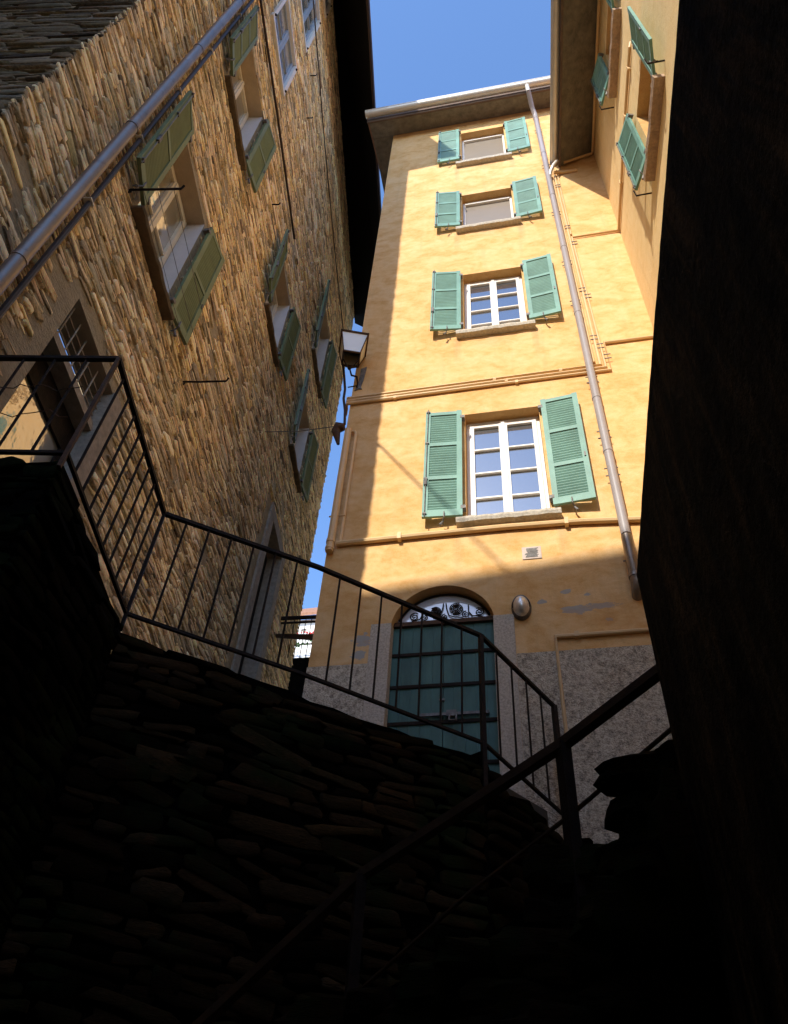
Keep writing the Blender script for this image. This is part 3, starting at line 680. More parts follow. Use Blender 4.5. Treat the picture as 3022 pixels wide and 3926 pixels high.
for k in ('WF', 'WG', 'WH'):                                     # flush white frames, sashes tinted with reflected sky
    a, b, c, d = SH[k]; f = MB()
    f.box(LW, a - .05, a + .01, c - .02, d + .02, -.03, .045); f.box(LW, b - .01, b + .07, c - .02, d + .02, -.03, .045)
    f.box(LW, a + .01, b - .01, c - .02, c + .05, -.03, .045); f.box(LW, a + .01, b - .01, d - .03, d + .02, -.03, .045)
    wo = f.build('window', M['white'], S)
    f = MB(); m2 = (a + b) / 2
    for x0, x1 in ((a + .012, m2 - .002), (m2 + .002, b - .012)):
        f.box(LW, x0, x0 + .055, c + .052, d - .032, -.045, -.005); f.box(LW, x1 - .055, x1, c + .052, d - .032, -.045, -.005)
        f.box(LW, x0 + .055, x1 - .055, c + .052, c + .12, -.045, -.007); f.box(LW, x0 + .055, x1 - .055, d - .09, d - .032, -.045, -.007)
        zz = (c + d) / 2; f.box(LW, x0 + .055, x1 - .055, zz - .012, zz + .012, -.045, -.007)
    f.build('sash', M['bluegrey'], wo)
    f = MB(); f.box(LW, a + .06, b - .06, c + .10, d - .08, -.05, -.03); f.build('pane', M['glass_old'], wo)
    f = MB()
    for u in (a - .02, b + .03):
        for z in (c + .1, d - .1): f.ball(LW(u, z, .055), .022, n=8, m=6)
    f.each('frame_bolt', M['iron'], wo)
# surround and grated opening
def surround(h, wd, top, name, mat):
    a, b, c, d = h; f = MB()
    f.box(LW, a - wd, a + .004, c, d, -.22, .03, .004); f.box(LW, b - .004, b + wd, c, d, -.22, .03, .004); f.box(LW, a - wd, b + wd, d + .001, d + top, -.22, .034, .004)
    return f.build(name, mat, S)
surround(SH['DR'], .22, .2, 'door_surround', M['graniteL'])
a, b, c, d = SH['G']
f = MB(); f.box(LW, b - .004, b + .18, c, d + .02, -.25, .02, .006); f.build('door_jamb', M['graniteL'], S)
f = MB(); f.box(LW, a + .005, b - .005, 4.60, 4.655, -.14, -.02, .003); f.box(LW, a + .005, b - .005, 4.665, 4.70, -.14, -.035, .003)
dgo = f.build('door_transom', M['graniteL'], S)
f = MB(); f.box(LW, a + .005, a + .04, c, 4.60, -.20, -.14); f.box(LW, b - .05, b - .005, c, 4.60, -.20, -.14); f.box(LW, a + .04, b - .05, 4.34, 4.60, -.20, -.142); f.build('door', M['iron'], S)
f = MB(); f.box(LW, a + .04, b - .05, c, 4.34, -.19, -.165); f.build('door_pane', M['glass_old'], S)
f = MB(); f.box(LW, a + .003, b - .003, c, d, -.34, -.30); f.build('dark_backing', M['black'], S)
f = MB()
for k in range(6): x = a + .08 + k * (b - a - .16) / 5; f.tube([LW(x, 4.70, -.06), LW(x, d, -.06)], .007, 6)
for z in (4.79, 4.88, 4.98): f.tube([LW(a, z, -.07), LW(b, z, -.07)], .007, 6)
f.build('transom_grille', M['graniteL'], S)
f = MB(); reveal(f, LW, SH['G'], .25, 0, 'T'); f.build('reveal', M['tanrev'], S)
a, b, c, d = SH['DR']
f = MB(); f.box(LW, a + .003, b - .003, c, 5.6, -.2, -.15); f.box(LW, a + .003, b - .003, 5.6, 5.72, -.2, -.05); d2 = f.build('door', M['doorgreen'], S)
f = MB(); f.box(LW, a + .003, b - .003, 5.72, d, -.26, -.2); f.build('transom_pane', M['black'], d2)
f = MB(); f.box(LW, b + .02, b + .13, 3.0, 5.4, .036, .06); f.build('door_leaf_edge', M['lilac'], d2)
# eave of the stone house
def zin(s): return 20.85 - s * .145
e = MB(); OV = .93; ZO = 18.67
a0, a1 = -.02, LEN + .25
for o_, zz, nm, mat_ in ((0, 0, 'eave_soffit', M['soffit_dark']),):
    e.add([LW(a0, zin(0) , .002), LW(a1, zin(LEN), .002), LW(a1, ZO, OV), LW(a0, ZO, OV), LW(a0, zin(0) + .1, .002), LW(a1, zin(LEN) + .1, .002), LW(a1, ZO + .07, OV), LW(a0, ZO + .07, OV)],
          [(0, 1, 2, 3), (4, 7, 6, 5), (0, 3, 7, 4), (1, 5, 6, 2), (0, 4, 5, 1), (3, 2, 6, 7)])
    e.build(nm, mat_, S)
e = MB(); e.box(LW, a0 - .05, a1, ZO - .02, ZO + .09, OV + .001, OV + .05); e.build('fascia', M['fascia_dark'], S)
e = MB(); e.add([LW(a0 - .045, ZO, .0), LW(a0 - .045, ZO, OV), LW(a0 - .045, ZO + .07, OV), LW(a0 - .045, 21.1, 0), LW(a0 - .003, ZO, .0), LW(a0 - .003, ZO, OV), LW(a0 - .003, ZO + .07, OV), LW(a0 - .003, 21.1, 0)],
                [(0, 1, 2, 3), (7, 6, 5, 4), (0, 4, 5, 1), (1, 5, 6, 2), (2, 6, 7, 3), (3, 7, 4, 0)]); e.build('bargeboard', M['soffit_dark'], S)
e = MB(); u0_, u1_ = a0 - .1, a1 + .1
for (oA, zA), (oB, zB) in (((OV + .06, ZO + .095), (-.05, 21.30)), ((-.05, 21.25), (-3.5, 23.2)), ((-3.5, 23.2), (-8.5, 20.5))):
    e.prism([LW(u0_, zA, oA), LW(u1_, zA, oA), LW(u1_, zB, oB), LW(u0_, zB, oB)], [LW(u0_, zA + .05, oA), LW(u1_, zA + .05, oA), LW(u1_, zB + .05, oB), LW(u0_, zB + .05, oB)])
e.build('roof', M['tile'], S)
# end wall in shade
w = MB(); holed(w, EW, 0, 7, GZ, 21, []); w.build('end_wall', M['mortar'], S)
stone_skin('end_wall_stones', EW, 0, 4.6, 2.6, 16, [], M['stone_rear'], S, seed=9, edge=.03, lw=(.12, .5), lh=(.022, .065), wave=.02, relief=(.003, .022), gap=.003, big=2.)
# pipes and cables on the stone house
p = MB(); p.tube([LW(.625, GZ, .12), LW(.625, 20.7, .12)], .053, 16)
for z in (4.3, 6.6, 8.9, 11.0, 13.2): p.tube([LW(.625, z, .12), LW(.625, z + .03, .12)], .058, 16)
p.build('downpipe', M['steel'], S, True)
p = MB(); p.tube([LW(.815, GZ, .05), LW(.82, 6, .05), LW(.80, 20.5, .05)], .023, 8); p.build('riser_cable', M['darkpipe'], S, True)
p = MB()
for z in (5.6, 6.9, 8.2, 9.6, 11.2): p.box(LW, .78, .845, z, z + .014, .015, .078)
p.each('cable_tie', M['white'], S)
p = MB(); p.tube([LW(0.3, 12.52, .05), LW(1.0, 12.60, .05), LW(2.4, 12.62, .06), LW(4.37, 12.66, .05)], .020, 8)
p.build('wall_cable', M['cableb'], S, True)
p = MB(); p.tube([LW(.6, 17.4, .06), LW(1.83, 17.30, .06), LW(4.2, 17.0, .05), LW(6.89, 16.87, .05), LW(8.6, 16.86, .06)], .013, 6); p.build('wall_cable', M['cableb'], S, True)
p = MB(); p.tube([on_plane(x, y, LW(0, 0, .06), nL) for x, y in ((704, 440), (711, 520), (716, 620), (722, 700), (727, 740))], .010, 6); p.build('wall_cable', M['conduit'], S, True)
p = MB()
for (s0, z0_) in ((3.32, 11.56), (2.85, 16.3), (3.3, 15.35)):
    p.tube([LW(s0, z0_, -.02), LW(s0, z0_ - .01, .12), LW(s0, z0_ + .05, .13)], .011, 6)
p.each('wall_hook', M['iron'], S)

# clothesline
cl_ = thing('clothesline', LW(1.9, 6.4, .2), 'wire clothesline strung between two iron arms below the lowest shuttered window of the stone house', 'clothesline')
arms = [(1.08, 6.50), (3.02, 6.52)]
for s0, z0_ in arms:
    q = MB(); q.tube([LW(s0, z0_, -.02), LW(s0, z0_ - .005, .18), LW(s0 + .01, z0_ + .02, .44), LW(s0, z0_ + .06, .46)], .011, 6); q.tube([LW(s0, z0_ - .03, .03), LW(s0, z0_ - .06, .0)], .011, 6); q.build('arm', M['iron'], cl_, True)
for o_ in (.12, .24, .38):
    q = MB(); q.tube([LW(arms[0][0], 6.515, o_), LW(2.05, 6.50, o_), LW(arms[1][0], 6.525, o_)], .0028, 5); q.build('line', M['rustplate'], cl_)

# wire to the yellow corner and insulator
aw = thing('overhead_wire', (-2.3, 5.95, 8.0), 'thin wire crossing the alley from the stone house to the yellow house corner', 'wire')
pA = on_plane(565, 921, LW(0, 0, .03), nL); q = MB(); pB = (-2.31, 5.95, 8.05)
q.tube([pA, tuple((np.array(pA) * .5 + np.array(pB) * .5) + np.array([0, 0, -.05])), pB], .006, 5); q.build('wire_strand', M['rustplate'], aw)
q = MB(); q.tube([(-2.26, 5.97, 8.04), (-2.34, 5.97, 8.05), (-2.36, 5.97, 7.98), (-2.30, 5.97, 7.70)], [.05, .06, .055, .02], 10); q.build('insulator', M['iron_lit'], aw, True)
q = MB(); q.tube([on_y(x, y, 5.97) for x, y in ((729, 735), (731, 770), (734, 800), (736, 830), (733, 850), (736, 875), (735, 905))], .018, 7); q.build('dropping_cable', M['cableb'], aw, True)
w2 = thing('overhead_wire', (-2.7, -1, 10.3), 'dark wire running back from the near corner of the stone house over the stair', 'wire')
q = MB(); q.tube([(-3.03, 1.11, 10.77), (-2.96, -1.5, 11.30), (-2.885, -4, 11.83), (-2.7, -9.9, 13.0)], .016, 6); q.build('wire_strand', M['cableb'], w2)

# lantern
LC = (-2.235, 5.74); zb, zt = 9.27, 9.66
ln = thing('wall_lantern', (LC[0], LC[1], 9.2), 'square street lantern with milky panes on a scrolled iron bracket at the yellow house corner', 'lantern')
rot = .34
def lv(x, y, z): c_, s__ = math.cos(rot), math.sin(rot); return (LC[0] + x * c_ - y * s__, LC[1] + x * s__ + y * c_, z)
wt, wb = .185, .115
cs = [(-1, -1), (1, -1), (1, 1), (-1, 1)]
f = MB()
for x, y in cs: f.bar(lv(x * wb, y * wb, zb), lv(x * wt, y * wt, zt), .012, .012)
for i in range(4):
    (x0, y0), (x1, y1) = cs[i], cs[(i + 1) % 4]
    f.bar(lv(x0 * wt, y0 * wt, zt), lv(x1 * wt, y1 * wt, zt), .022, .018); f.bar(lv(x0 * wb, y0 * wb, zb), lv(x1 * wb, y1 * wb, zb), .022, .02)
f.build('frame', M['iron_lit'], ln)
for i in range(4):
    (x0, y0), (x1, y1) = cs[i], cs[(i + 1) % 4]; f = MB(); k_ = .96
    f.prism([lv(x0 * wb * k_, y0 * wb * k_, zb + .01), lv(x1 * wb * k_, y1 * wb * k_, zb + .01), lv(x1 * wt * k_, y1 * wt * k_, zt - .01), lv(x0 * wt * k_, y0 * wt * k_, zt - .01)],
            [lv(x0 * wb * .93, y0 * wb * .93, zb + .01), lv(x1 * wb * .93, y1 * wb * .93, zb + .01), lv(x1 * wt * .93, y1 * wt * .93, zt - .01), lv(x0 * wt * .93, y0 * wt * .93, zt - .01)])
    f.build('pane', M['glass_milk'], ln)
f = MB(); f.add([lv(x * wt * 1.08, y * wt * 1.08, zt + .012) for x, y in cs] + [lv(x * .05, y * .05, zt + .16) for x, y in cs], [(0, 1, 5, 4), (1, 2, 6, 5), (2, 3, 7, 6), (3, 0, 4, 7), (0, 3, 2, 1), (4, 5, 6, 7)])
f.tube([lv(0, 0, zt + .16), lv(0, 0, zt + .21)], .035, 8); f.tube([lv(0, 0, zt + .21), lv(0, 0, zt + .28)], .02, 8); f.build('hood', M['iron'], ln)
f = MB(); f.bar(lv(-wb, -wb, zb - .004), lv(-wb, wb, zb - .004), .012, .012)
for sx in (-1, 1):
    f.tube([lv(sx * wb, -wb, zb), lv(sx * wb * .9, -.05, zb - .10), lv(sx * .04, 0, zb - .19), lv(0, .02, zb - .2)], .010, 6)
    f.tube([lv(sx * wb, wb, zb), lv(sx * wb * .8, .06, zb - .09), lv(0, .02, zb - .2)], .010, 6)
f.ball(lv(0, .02, zb - .2), .028, n=8, m=6)
f.tube([lv(0, .02, zb - .2), (-2.23, 5.85, zb - .24), (-2.18, 5.93, zb - .17), (-2.165, 5.96, zb - .28), (-2.17, 5.965, 8.9)], .012, 6)
f.tube([(-2.30, 5.97, zb - .34), (-2.165, 5.97, zb - .33)], .009, 6); f.build('bracket', M['iron'], ln, True)
f = MB(); pts = [(-2.155, 9.36), (-2.075, 9.40), (-2.095, 9.1), (-2.12, 8.93), (-2.10, 8.87), (-2.15, 8.885), (-2.20, 8.85), (-2.175, 8.93), (-2.16, 9.1)]
f.prism([FAC(x, z, .004) for x, z in pts], [FAC(x, z, .02) for x, z in pts]); f.build('bracket_plate', M['rustplate'], ln)

# ================================================================== LANDING WALL, RAILINGS
KS = 1.0
def ks(*p): return tuple(KS * c for c in p)
P0 = ks(-3.235, 2.20); P1 = ks(-2.44, 2.33); P2 = ks(-2.55, 3.48); P3 = ks(-.48, 4.98); P4 = ks(.03, 5.82)
LWALL = thing('retaining_wall', (-1.6, 3.6, GZ), 'dark rubble retaining wall of the raised landing in the lower left', 'wall')
def frame2(p, q):
    d_ = np.array([q[0] - p[0], q[1] - p[1], 0.]); L_ = np.linalg.norm(d_); d_ /= L_
    return Fr((p[0], p[1], 0), d_, (d_[1], -d_[0], 0)), L_
core = MB()
ft = [(P0, P1, 3.13 * KS, 3.13 * KS), (P1, P2, 3.13 * KS, 2.93 * KS), (P2, P3, 2.89 * KS, 2.76 * KS)]
for i, (p, q, za, zb_) in enumerate(ft):
    F_, L_ = frame2(p, q)
    nn = 16 if i == 2 else 2
    rr = random.Random(40 + i); zz = [za + (zb_ - za) * k / nn + (rr.uniform(-.025, .012) if i == 2 and 0 < k else 0) for k in range(nn + 1)]
    for k in range(nn):
        u0, u1 = L_ * k / nn, L_ * (k + 1) / nn
        core.add([F_(u0, GZ, -.02), F_(u1, GZ, -.02), F_(u1, zz[k + 1], -.02), F_(u0, zz[k], -.02), F_(u0, GZ, -.32), F_(u1, GZ, -.32), F_(u1, zz[k + 1], -.32), F_(u0, zz[k], -.32)],
                 [(0, 1, 2, 3), (7, 6, 5, 4), (3, 2, 6, 7), (0, 3, 7, 4), (1, 5, 6, 2), (0, 4, 5, 1)])
core.build('core', M['mortar_dark'], LWALL)
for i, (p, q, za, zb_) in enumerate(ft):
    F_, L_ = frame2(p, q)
    stone_skin('facing_stones', F_, 0, L_, GZ, 3.2, [], M['stone_dark'] if i == 2 else M['stone_deep_shade'], LWALL, lw=(.10, .36), lh=(.03, .085), relief=(.002, .020), seed=60 + i, big=4., tone=(.05, 2.8), gap=.004, rot=.10,
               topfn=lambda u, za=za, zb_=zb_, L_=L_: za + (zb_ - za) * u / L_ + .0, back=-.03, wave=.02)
# stepped end going down towards the door
F_, L_ = frame2(P3, P4)
st = MB()
stn = [on_plane(x, y, (*P3, 0), F_.o) for x, y in ((1030, 1600), (1062, 1690), (1130, 1708), (1150, 1748), (1188, 1792))]
def toU(p): return float((np.array([p[0] - P3[0], p[1] - P3[1], 0]) @ F_.u))
seg = [(toU(p), p[2]) for p in stn]
for k in range(len(seg) - 1):
    (u0, z0), (u1, z1) = seg[k], seg[k + 1]
    st.add([F_(u0, GZ, .0), F_(u1, GZ, .0), F_(u1, z1, 0), F_(u0, z0, 0), F_(u0, GZ, -.3), F_(u1, GZ, -.3), F_(u1, z1, -.3), F_(u0, z0, -.3)],
           [(0, 1, 2, 3), (7, 6, 5, 4), (3, 2, 6, 7), (0, 3, 7, 4), (1, 5, 6, 2), (0, 4, 5, 1)])
st.build('stepped_end', M['mortar_dark'], LWALL)
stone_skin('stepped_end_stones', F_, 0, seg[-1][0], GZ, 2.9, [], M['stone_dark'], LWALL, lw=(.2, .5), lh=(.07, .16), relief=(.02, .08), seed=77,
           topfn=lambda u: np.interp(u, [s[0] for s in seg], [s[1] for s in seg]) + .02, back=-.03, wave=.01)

RL = thing('railing', (-1.5, 3.9, 2.9), 'rusty iron railing with thin balusters along the edge of the raised landing', 'railing')
tops = [(*P0, 4.12 * KS), (*P1, 4.12 * KS), (*P2, 3.92 * KS), ks(-1.57, 4.11, 3.86), (*P3, 3.80 * KS), (*P4, 3.66 * KS)]
bots = [(*P0, 3.20 * KS), (*P1, 3.20 * KS), (*P2, 3.02 * KS), ks(-1.57, 4.11, 2.93), (*P3, 2.87 * KS), (*P4, 2.72 * KS)]
def spans(mb, pts, w_, d_):
    for a_, b_ in zip(pts[:-1], pts[1:]): mb.bar(a_, b_, w_, d_)
q = MB(); spans(q, tops, .030, .028); q.build('handrail', M['iron'], RL)
q = MB(); spans(q, bots, .022, .022); q.build('bottom_rail', M['iron'], RL)
for k, sz in ((1, .035), (2, .035), (4, .05), (5, .055)):
    q = MB(); b_ = bots[k]; q.bar((b_[0], b_[1], b_[2] - (.35 if k > 2 else .12)), (b_[0], b_[1], tops[k][2]), sz, sz * .6, (1, .5, 0)); q.build('post', M['iron'] if k != 1 else M['iron_lit'], RL)
def balusters(k, n, skip=()):
    for i in range(1, n + 1):
        f_ = i / (n + 1)
        if i in skip: continue
        a_ = np.array(bots[k]) * (1 - f_) + np.array(bots[k + 1]) * f_; b_ = np.array(tops[k]) * (1 - f_) + np.array(tops[k + 1]) * f_
        q = MB(); q.tube([tuple(a_), tuple((a_ + b_) / 2), tuple(b_)], .0085, 6); q.build('baluster', M['iron'], RL, True)
balusters(0, 3); balusters(1, 8); balusters(2, 6); balusters(3, 7); balusters(4, 4)
# rusty tie wire twisted round the near balusters
q = MB(); rr = random.Random(5)
for zz in (3.55, 3.80):
    pts = [(-3.16 + .055 * k, 2.21 + .009 * k + rr.uniform(-.02, .02), zz + rr.uniform(-.025, .025)) for k in range(12)]
    q.tube(pts, .003, 5)
q.build('tie_wire', M['iron_lit'], RL)

# foreground hand rail
HR = thing('handrail', (-.3, 2.3, .3), 'thick dark iron handrail rising to the right in the foreground', 'handrail')
rp = [on_r(250, 2340, 3.25), on_r(430, 2184, 2.9), on_r(770, 1868, 2.5), on_r(1200, 1588, 2.15), on_r(1400, 1437, 1.96), on_r(1500, 1362, 1.87)]
q = MB(); spans(q, rp, .034, .026); q.build('rail', M['iron_mid'], HR)
lp_ = [on_r(560, 2290, 2.8), on_r(770, 2110, 2.5), on_r(1000, 1905, 2.31), on_r(1218, 1737, 2.15), on_r(1422, 1563, 1.95), on_r(1480, 1515, 1.9)]
q = MB(); q.tube(lp_, .0065, 7); q.build('lower_rail', M['iron_mid'], HR, True)
for (x, y, r_, yb) in ((770, 1868, 2.5, 2260), (1200, 1588, 2.15, 1990)):
    a_ = on_r(x, y, r_); b_ = on_r(x + 10, yb, r_); q = MB(); q.bar((a_[0], a_[1], b_[2]), a_, .050, .03, (.9, .4, 0)); q.build('post', M['iron'], HR)

# front stair parapet of boulders
PW_ = thing('stair_wall', (-.3, 2.4, GZ), 'low mossy rubble wall carrying the thick foreground handrail', 'wall')
out = [(-200, 2420), (150, 2330), (500, 2230), (780, 2130), (960, 2040), (1100, 1960), (1180, 1890), (1230, 1850), (1270, 1852), (1290, 1846), (1330, 1815), (1420, 1790), (1560, 1770)]
pts = [on_r(x, y, 2.2 if x > 1000 else 2.2 + (1000 - x) * .0009) for x, y in out]
core = MB()
for k in range(len(pts) - 1):
    a_, b_ = pts[k], pts[k + 1]
    core.add([(a_[0], a_[1], GZ), (b_[0], b_[1], GZ), b_, a_, (a_[0] + .05, a_[1] + .25, GZ), (b_[0] + .05, b_[1] + .25, GZ), (b_[0] + .05, b_[1] + .25, b_[2]), (a_[0] + .05, a_[1] + .25, a_[2])],
             [(0, 1, 2, 3), (7, 6, 5, 4), (3, 2, 6, 7), (0, 3, 7, 4), (1, 5, 6, 2), (0, 4, 5, 1)])
core.build('core', M['mortar_dark'], PW_)
def rocks(name, parent, specs, seed, cols=None):
    mb = MB(); col = []; rr = random.Random(seed)
    for i, (c, s, rot) in enumerate(specs):
        n0 = len(mb.v); mb.rock(c, s, rot, seed * 100 + i); cc = rr.choice(PAL[:8]); k_ = rr.uniform(.5, 1.1)
        col += [(cc[0] * k_, cc[1] * k_, cc[2] * k_, 1)] * (len(mb.v) - n0)
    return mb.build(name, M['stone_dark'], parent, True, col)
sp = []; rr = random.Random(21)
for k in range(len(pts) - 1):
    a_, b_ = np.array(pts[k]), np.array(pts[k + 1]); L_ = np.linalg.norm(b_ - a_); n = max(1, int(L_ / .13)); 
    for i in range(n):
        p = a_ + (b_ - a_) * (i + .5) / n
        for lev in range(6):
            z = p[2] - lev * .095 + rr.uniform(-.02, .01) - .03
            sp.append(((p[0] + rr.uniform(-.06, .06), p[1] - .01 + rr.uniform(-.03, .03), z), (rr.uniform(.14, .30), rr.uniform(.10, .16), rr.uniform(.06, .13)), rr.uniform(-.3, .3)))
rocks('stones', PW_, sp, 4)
rocks('coping_stones', PW_, [((*on_r(1228, 1838, 2.25)[:2], on_r(1228, 1838, 2.25)[2]), (.10, .12, .10), 0), ((on_r(1190, 1860, 2.2)), (.16, .12, .12), .2),
                             (on_r(1300, 1860, 2.15), (.12, .1, .06), .1)], 6)

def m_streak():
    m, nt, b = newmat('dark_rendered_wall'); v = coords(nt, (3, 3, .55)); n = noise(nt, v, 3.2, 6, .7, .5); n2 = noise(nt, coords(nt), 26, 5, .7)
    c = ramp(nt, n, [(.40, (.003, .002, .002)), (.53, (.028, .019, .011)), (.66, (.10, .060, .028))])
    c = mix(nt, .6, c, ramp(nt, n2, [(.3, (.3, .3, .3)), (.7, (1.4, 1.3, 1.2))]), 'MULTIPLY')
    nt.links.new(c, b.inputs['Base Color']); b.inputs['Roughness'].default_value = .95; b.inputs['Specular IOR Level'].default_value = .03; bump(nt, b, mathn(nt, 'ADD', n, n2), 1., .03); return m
# near wall on the right
NW = thing('house_wall', (1.0, .8, GZ), 'unlit rough wall of the near building filling the right edge of the view', 'wall')
nd_ = dW; nn_ = np.array([-dW[1], dW[0], 0])
cr_ = on_y(1431, 1560, 1.62); NF = Fr((cr_[0], cr_[1], 0), -nd_, nn_)      # u towards the camera
def nz(u): return np.interp(u, [0, .55, 1.2, 1.6, 3], [1.395, 1.49, 1.575, 1.62, 1.75]) 
mb = MB(); rr = random.Random(9); N_ = 120; us = [2.4 * k / N_ for k in range(N_ + 1)]; zz = [nz(u) + .0012 * math.sin(u * 31) + .001 * math.sin(u * 83 + 1) + rr.uniform(-.0012, .0012) for u in us]
for k in range(N_):
    a_, b_, za, zb_ = us[k], us[k + 1], zz[k], zz[k + 1]
    mb.add([NF(a_, GZ), NF(b_, GZ), NF(b_, zb_), NF(a_, za), NF(a_, GZ, -2.2), NF(b_, GZ, -2.2), NF(b_, zb_ + .0, -2.2), NF(a_, za, -2.2)], [(0, 1, 2, 3), (3, 2, 6, 7)])
zc_ = [GZ + (zz[0] - GZ) * k / 110 for k in range(111)]; xo = [-(.004 * abs(math.sin(z * 17)) + .004 * abs(math.sin(z * 41 + 1)) + rr.uniform(0, .003)) for z in zc_]; xo = [x - (.012 * rr.random() if k % 9 < 2 else 0) for k, x in enumerate(xo)]; xo[-1] = 0
for k in range(110):
    mb.add([NF(0, zc_[k]), NF(0, zc_[k + 1]), NF(xo[k + 1], zc_[k + 1], -.02), NF(xo[k], zc_[k], -.02), NF(0, zc_[k], -2.2), NF(0, zc_[k + 1], -2.2)], [(0, 1, 2, 3), (3, 2, 5, 4)])
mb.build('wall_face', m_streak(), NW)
rocks('broken_stones', NW, [(on_r(1392, 1652, 1.86), (.24, .14, .068), -.1), (on_r(1378, 1738, 1.88), (.17, .14, .068), .1), (on_r(1425, 1690, 1.86), (.12, .14, .09), 0), (on_r(1440, 1620, 1.82), (.09, .12, .05), 0),
                            (on_r(1392, 1795, 1.9), (.16, .14, .075), 0), (on_r(1362, 1845, 1.95), (.18, .14, .09), .2), (on_r(1330, 1848, 2.0), (.12, .12, .09), .2), (on_r(1440, 1770, 1.86), (.14, .16, .12), 0), (on_r(1470, 1700, 1.84), (.14, .16, .2), 0),
                            (on_r(1440, 1850, 1.9), (.25, .16, .14), 0), (on_r(1420, 1950, 1.95), (.4, .16, .16), 0), (on_r(1500, 1800, 1.84), (.2, .2, .3), 0)], 8)

# ================================================================== HOUSES BEHIND THE VIEWER (partly added for their shade)
B = thing('house', (-1, -12, GZ), 'plain rendered house behind the viewpoint whose roof shades the lower facade', 'house')
b = MB(); b.add([(-9, -10, GZ), (2.6, -10, GZ), (2.6, -10, 16.35), (-9, -10, 15.15), (-9, -18, GZ), (2.6, -18, GZ), (2.6, -18, 16.35), (-9, -18, 15.15)], [(0, 1, 2, 3), (7, 6, 5, 4), (3, 2, 6, 7), (0, 3, 7, 4), (1, 5, 6, 2)])
b.build('wall', M['concrete'], B)
b = MB(); b.add([(-9.3, -10.0, 15.12), (2.9, -10.0, 16.40), (2.9, -14, 17.2), (-9.3, -14, 15.9), (-9.3, -18.3, 15.1), (2.9, -18.3, 16.4)], [(0, 1, 2, 3), (3, 2, 5, 4)]); b.build('roof', M['tile'], B)
B2 = thing('house', (-7.4, -3.5, GZ), 'tall unseen building added behind the viewpoint on the left to keep the end wall in shade', 'house')  # added blocker out of view, one side slanted along the sun
b = MB(); fpp = [(-13, -.6), (-3.54, -.6), (-5.30, -7.5), (-13, -7.5)]; b.prism([(x, y, GZ) for x, y in fpp], [(x, y, 18.6) for x, y in fpp]); b.build('wall', M['concrete'], B2)
b = MB(); b.add([(-13.2, -.5, 18.6), (-3.57, -.5, 18.6), (-4.5, -4, 20.2), (-13.2, -4, 20.2), (-13.2, -7.6, 18.6), (-5.34, -7.6, 18.6)], [(0, 1, 2, 3), (3, 2, 5, 4)]); b.build('roof', M['tile'], B2)
B3 = thing('added_rear_house', (.5, -3, GZ), 'low unseen house added behind the viewpoint to darken the foreground', 'house')  # added out of view to cut light on the foreground
b = MB(); b.box(WORLD, -3.3, 2.0, .9, 4.0, .45, 6.0); b.box(WORLD, -3.3, -1.6, GZ, .9, .45, 6.0); b.build('wall', M['concrete'], B3)
b = MB(); b.add([(-3.4, -.40, 4.0), (2.1, -.40, 4.0), (2.1, -3, 5.0), (-3.4, -3, 5.0), (-3.4, -6.1, 4.0), (2.1, -6.1, 4.0)], [(0, 1, 2, 3), (3, 2, 5, 4)]); b.build('roof', M['tile'], B3)

# ================================================================== FAR END OF THE ALLEY
YF = 32.
def fp_(x, y): return on_y(x, y, YF)
FH = thing('white_house', (fp_(650, 1390)[0], YF, GZ), 'small sunlit white house with brown tiled roof at the far end of the alley', 'house')
a_ = fp_(600, 1425); b_ = fp_(690, 1318); topz = fp_(650, 1322)[2]
q = MB(); FF = Fr((0, YF, 0), (1, 0, 0), (0, -1, 0)); xl, xr = fp_(560, 1360)[0], fp_(760, 1360)[0]; wz0 = fp_(650, 1372)[2]; wz1 = fp_(650, 1333)[2]; wx0 = fp_(641, 1350)[0]; wx1 = fp_(653, 1350)[0]
wh_ = (wx0, wx1, fp_(650, 1365)[2], fp_(650, 1341)[2])
holed(q, FF, xl, xr, GZ, topz, [wh_]); reveal(q, FF, wh_, .2); q.quad((xl, YF, GZ), (xl, YF, topz), (xl, YF + 6, topz), (xl, YF + 6, GZ)); q.build('wall', M['stonewhite'], FH)
q = MB(); zt_ = fp_(650, 1295)[2]
q.add([(xl - .4, YF - .5, topz + .1), (xr + .4, YF - .5, topz + .1), (xr + .4, YF + 3, on_y(690, 1290, YF + 3)[2]), (xl - .4, YF + 3, on_y(620, 1302, YF + 3)[2]), (xl - .4, YF - .5, topz - .1), (xr + .4, YF - .5, topz - .1)], [(0, 1, 2, 3), (0, 4, 5, 1), ]); q.build('roof', M['tile'], FH)
q = MB(); fw_ = .07; a, b, c, d = wh_
q.box(FF, a + .003, a + fw_, c, d, -.2, -.12); q.box(FF, b - fw_, b - .003, c, d, -.2, -.12); q.box(FF, a + fw_, b - fw_, d - fw_, d - .003, -.2, -.12); wo = q.build('window', M['white'], FH)
q = MB(); q.box(FF, a + fw_, b - fw_, c, d - fw_, -.2, -.16); q.build('pane', M['glass'], wo)
q = MB(); z0, z1 = fp_(640, 1398)[2], fp_(640, 1380)[2]
q.box(FF, xl, xr, z1 - .05, z1, .85, .9); q.box(FF, xl, xr, z0, z0 + .06, .84, .9)
for k in range(16): x = xl + (xr - xl) * k / 15; q.box(FF, x, x + .03, z0 + .06, z1 - .05, .86, .89)
q.build('balcony', M['iron'], FH)
FP = thing('flower_box', (fp_(640, 1380)[0], YF - .8, z1), 'red flowers trailing over the balcony of the small white house', 'flowers')
q = MB(); rr = random.Random(2)
for k in range(70): q.ball((rr.uniform(xl * .3 + xr * .7 - 2.6, xr), YF - .95 + rr.uniform(-.1, .1), z1 + rr.uniform(-.1, .25)), rr.uniform(.03, .07), n=6, m=4)
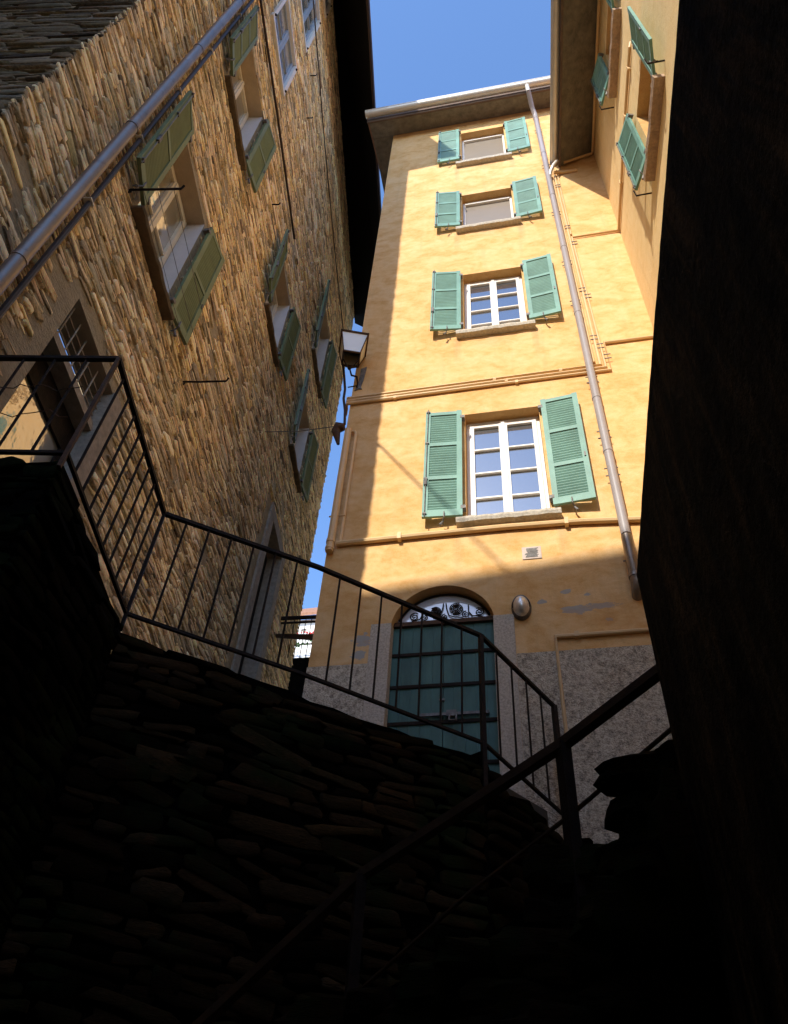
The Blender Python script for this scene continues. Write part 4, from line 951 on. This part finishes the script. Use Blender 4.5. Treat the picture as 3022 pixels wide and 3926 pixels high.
q.build('blossoms', M['flower'], FP)
q = MB()
for k in range(70):
    c_ = (rr.uniform(xl, xr), YF - .95 + rr.uniform(-.15, .1), z0 + rr.uniform(-.2, .5)); s2 = rr.uniform(.04, .09); q.add([(c_[0] - s2, c_[1], c_[2]), (c_[0], c_[1] - s2, c_[2] + s2), (c_[0] + s2, c_[1] + .02, c_[2]), (c_[0], c_[1], c_[2] - s2)], [(0, 1, 2, 3)])
q.build('foliage', M['leaf'], FP)
# dark garden wall under it and beam across the alley
GW = MB(); gx0, gx1 = on_y(540, 1430, 14)[0], on_y(760, 1430, 14)[0]; gz = on_y(630, 1403, 14)[2]
GW.box(Fr((0, 14, 0), (1, 0, 0), (0, -1, 0)), gx0, gx1, 2.0, gz, -.3, 0, .01); tag(GW.build('garden_wall', M['mortar_dark']), 'dark low wall closing the alley below the small white house', 'wall')
bm_ = MB(); pL = on_plane(588, 1356, LW(0, 0, -.05), nL); pR = on_y(676, 1360, 6.12)
bm_.bar(pL, (pR[0] + .02, pR[1], pR[2]), .05, .06); tag(bm_.build('brace_beam', M['iron_lit']), 'rusty brace beam spanning the narrow alley low between the stone house and the tall yellow house', 'beam')
pg = thing('iron_grille', (-2.6, 7.2, 4.6), 'thin iron bars closing the alley gap above the low wall', 'grille')
q = MB(); y_ = 8.5
for x in (624, 636, 648, 660, 672):
    a_ = on_y(x - 6, 1402, y_); b_ = on_y(x + 6, 1316, y_); q.tube([(b_[0], y_, a_[2]), b_], .006, 5)
q.each('bar', M['iron'], pg)
q = MB(); a_ = on_y(600, 1329, y_); b_ = on_y(690, 1325, y_); q.bar(a_, b_, .02, .025); a_ = on_y(600, 1319, y_); b_ = on_y(690, 1315, y_); q.bar(a_, b_, .03, .05); q.each('top_bar', M['iron'], pg)

# ================================================================== CAMERA, LIGHT, WORLD
cam = bpy.data.cameras.new('camera'); co = bpy.data.objects.new('camera', cam); COL.objects.link(co)
Mx = Matrix(((RM[0][0], -RM[0][1], -RM[0][2], 0), (RM[1][0], -RM[1][1], -RM[1][2], 0), (RM[2][0], -RM[2][1], -RM[2][2], 0), (0, 0, 0, 1)))
co.matrix_world = Mx; cam.sensor_fit = 'VERTICAL'; cam.sensor_height = 24; cam.lens = 24 * 3028 / 3926; cam.clip_start = .02; cam.clip_end = 2000
sc.camera = co
SD = Vector((.255, 1, -.64)).normalized()
su = bpy.data.lights.new('sun', 'SUN'); su.energy = 2.0; su.angle = math.radians(.53); su.color = (1, .92, .77)
so = bpy.data.objects.new('sun', su); COL.objects.link(so); so.rotation_euler = SD.to_track_quat('-Z', 'Y').to_euler(); so.location = (-5, -20, 30)
wd = bpy.data.worlds.new('World'); sc.world = wd; wd.use_nodes = True; nt = wd.node_tree
sky = nt.nodes.new('ShaderNodeTexSky'); sky.sky_type = 'NISHITA'; sky.sun_disc = False
sky.sun_elevation = math.asin(.64 / math.sqrt(1 + .255 ** 2 + .64 ** 2)); sky.sun_rotation = math.atan2(-.255, -1) % (2 * math.pi)
sky.altitude = 300; sky.air_density = 1.0; sky.dust_density = .6; sky.ozone_density = 6.0
nt.links.new(sky.outputs[0], nt.nodes['Background'].inputs[0]); nt.nodes['Background'].inputs[1].default_value = .148
sc.view_settings.view_transform = 'Standard'; sc.view_settings.look = 'None'; sc.view_settings.exposure = 1.53; sc.view_settings.gamma = 1
sc.cycles.max_bounces = 10; sc.cycles.diffuse_bounces = 6; sc.cycles.glossy_bounces = 4
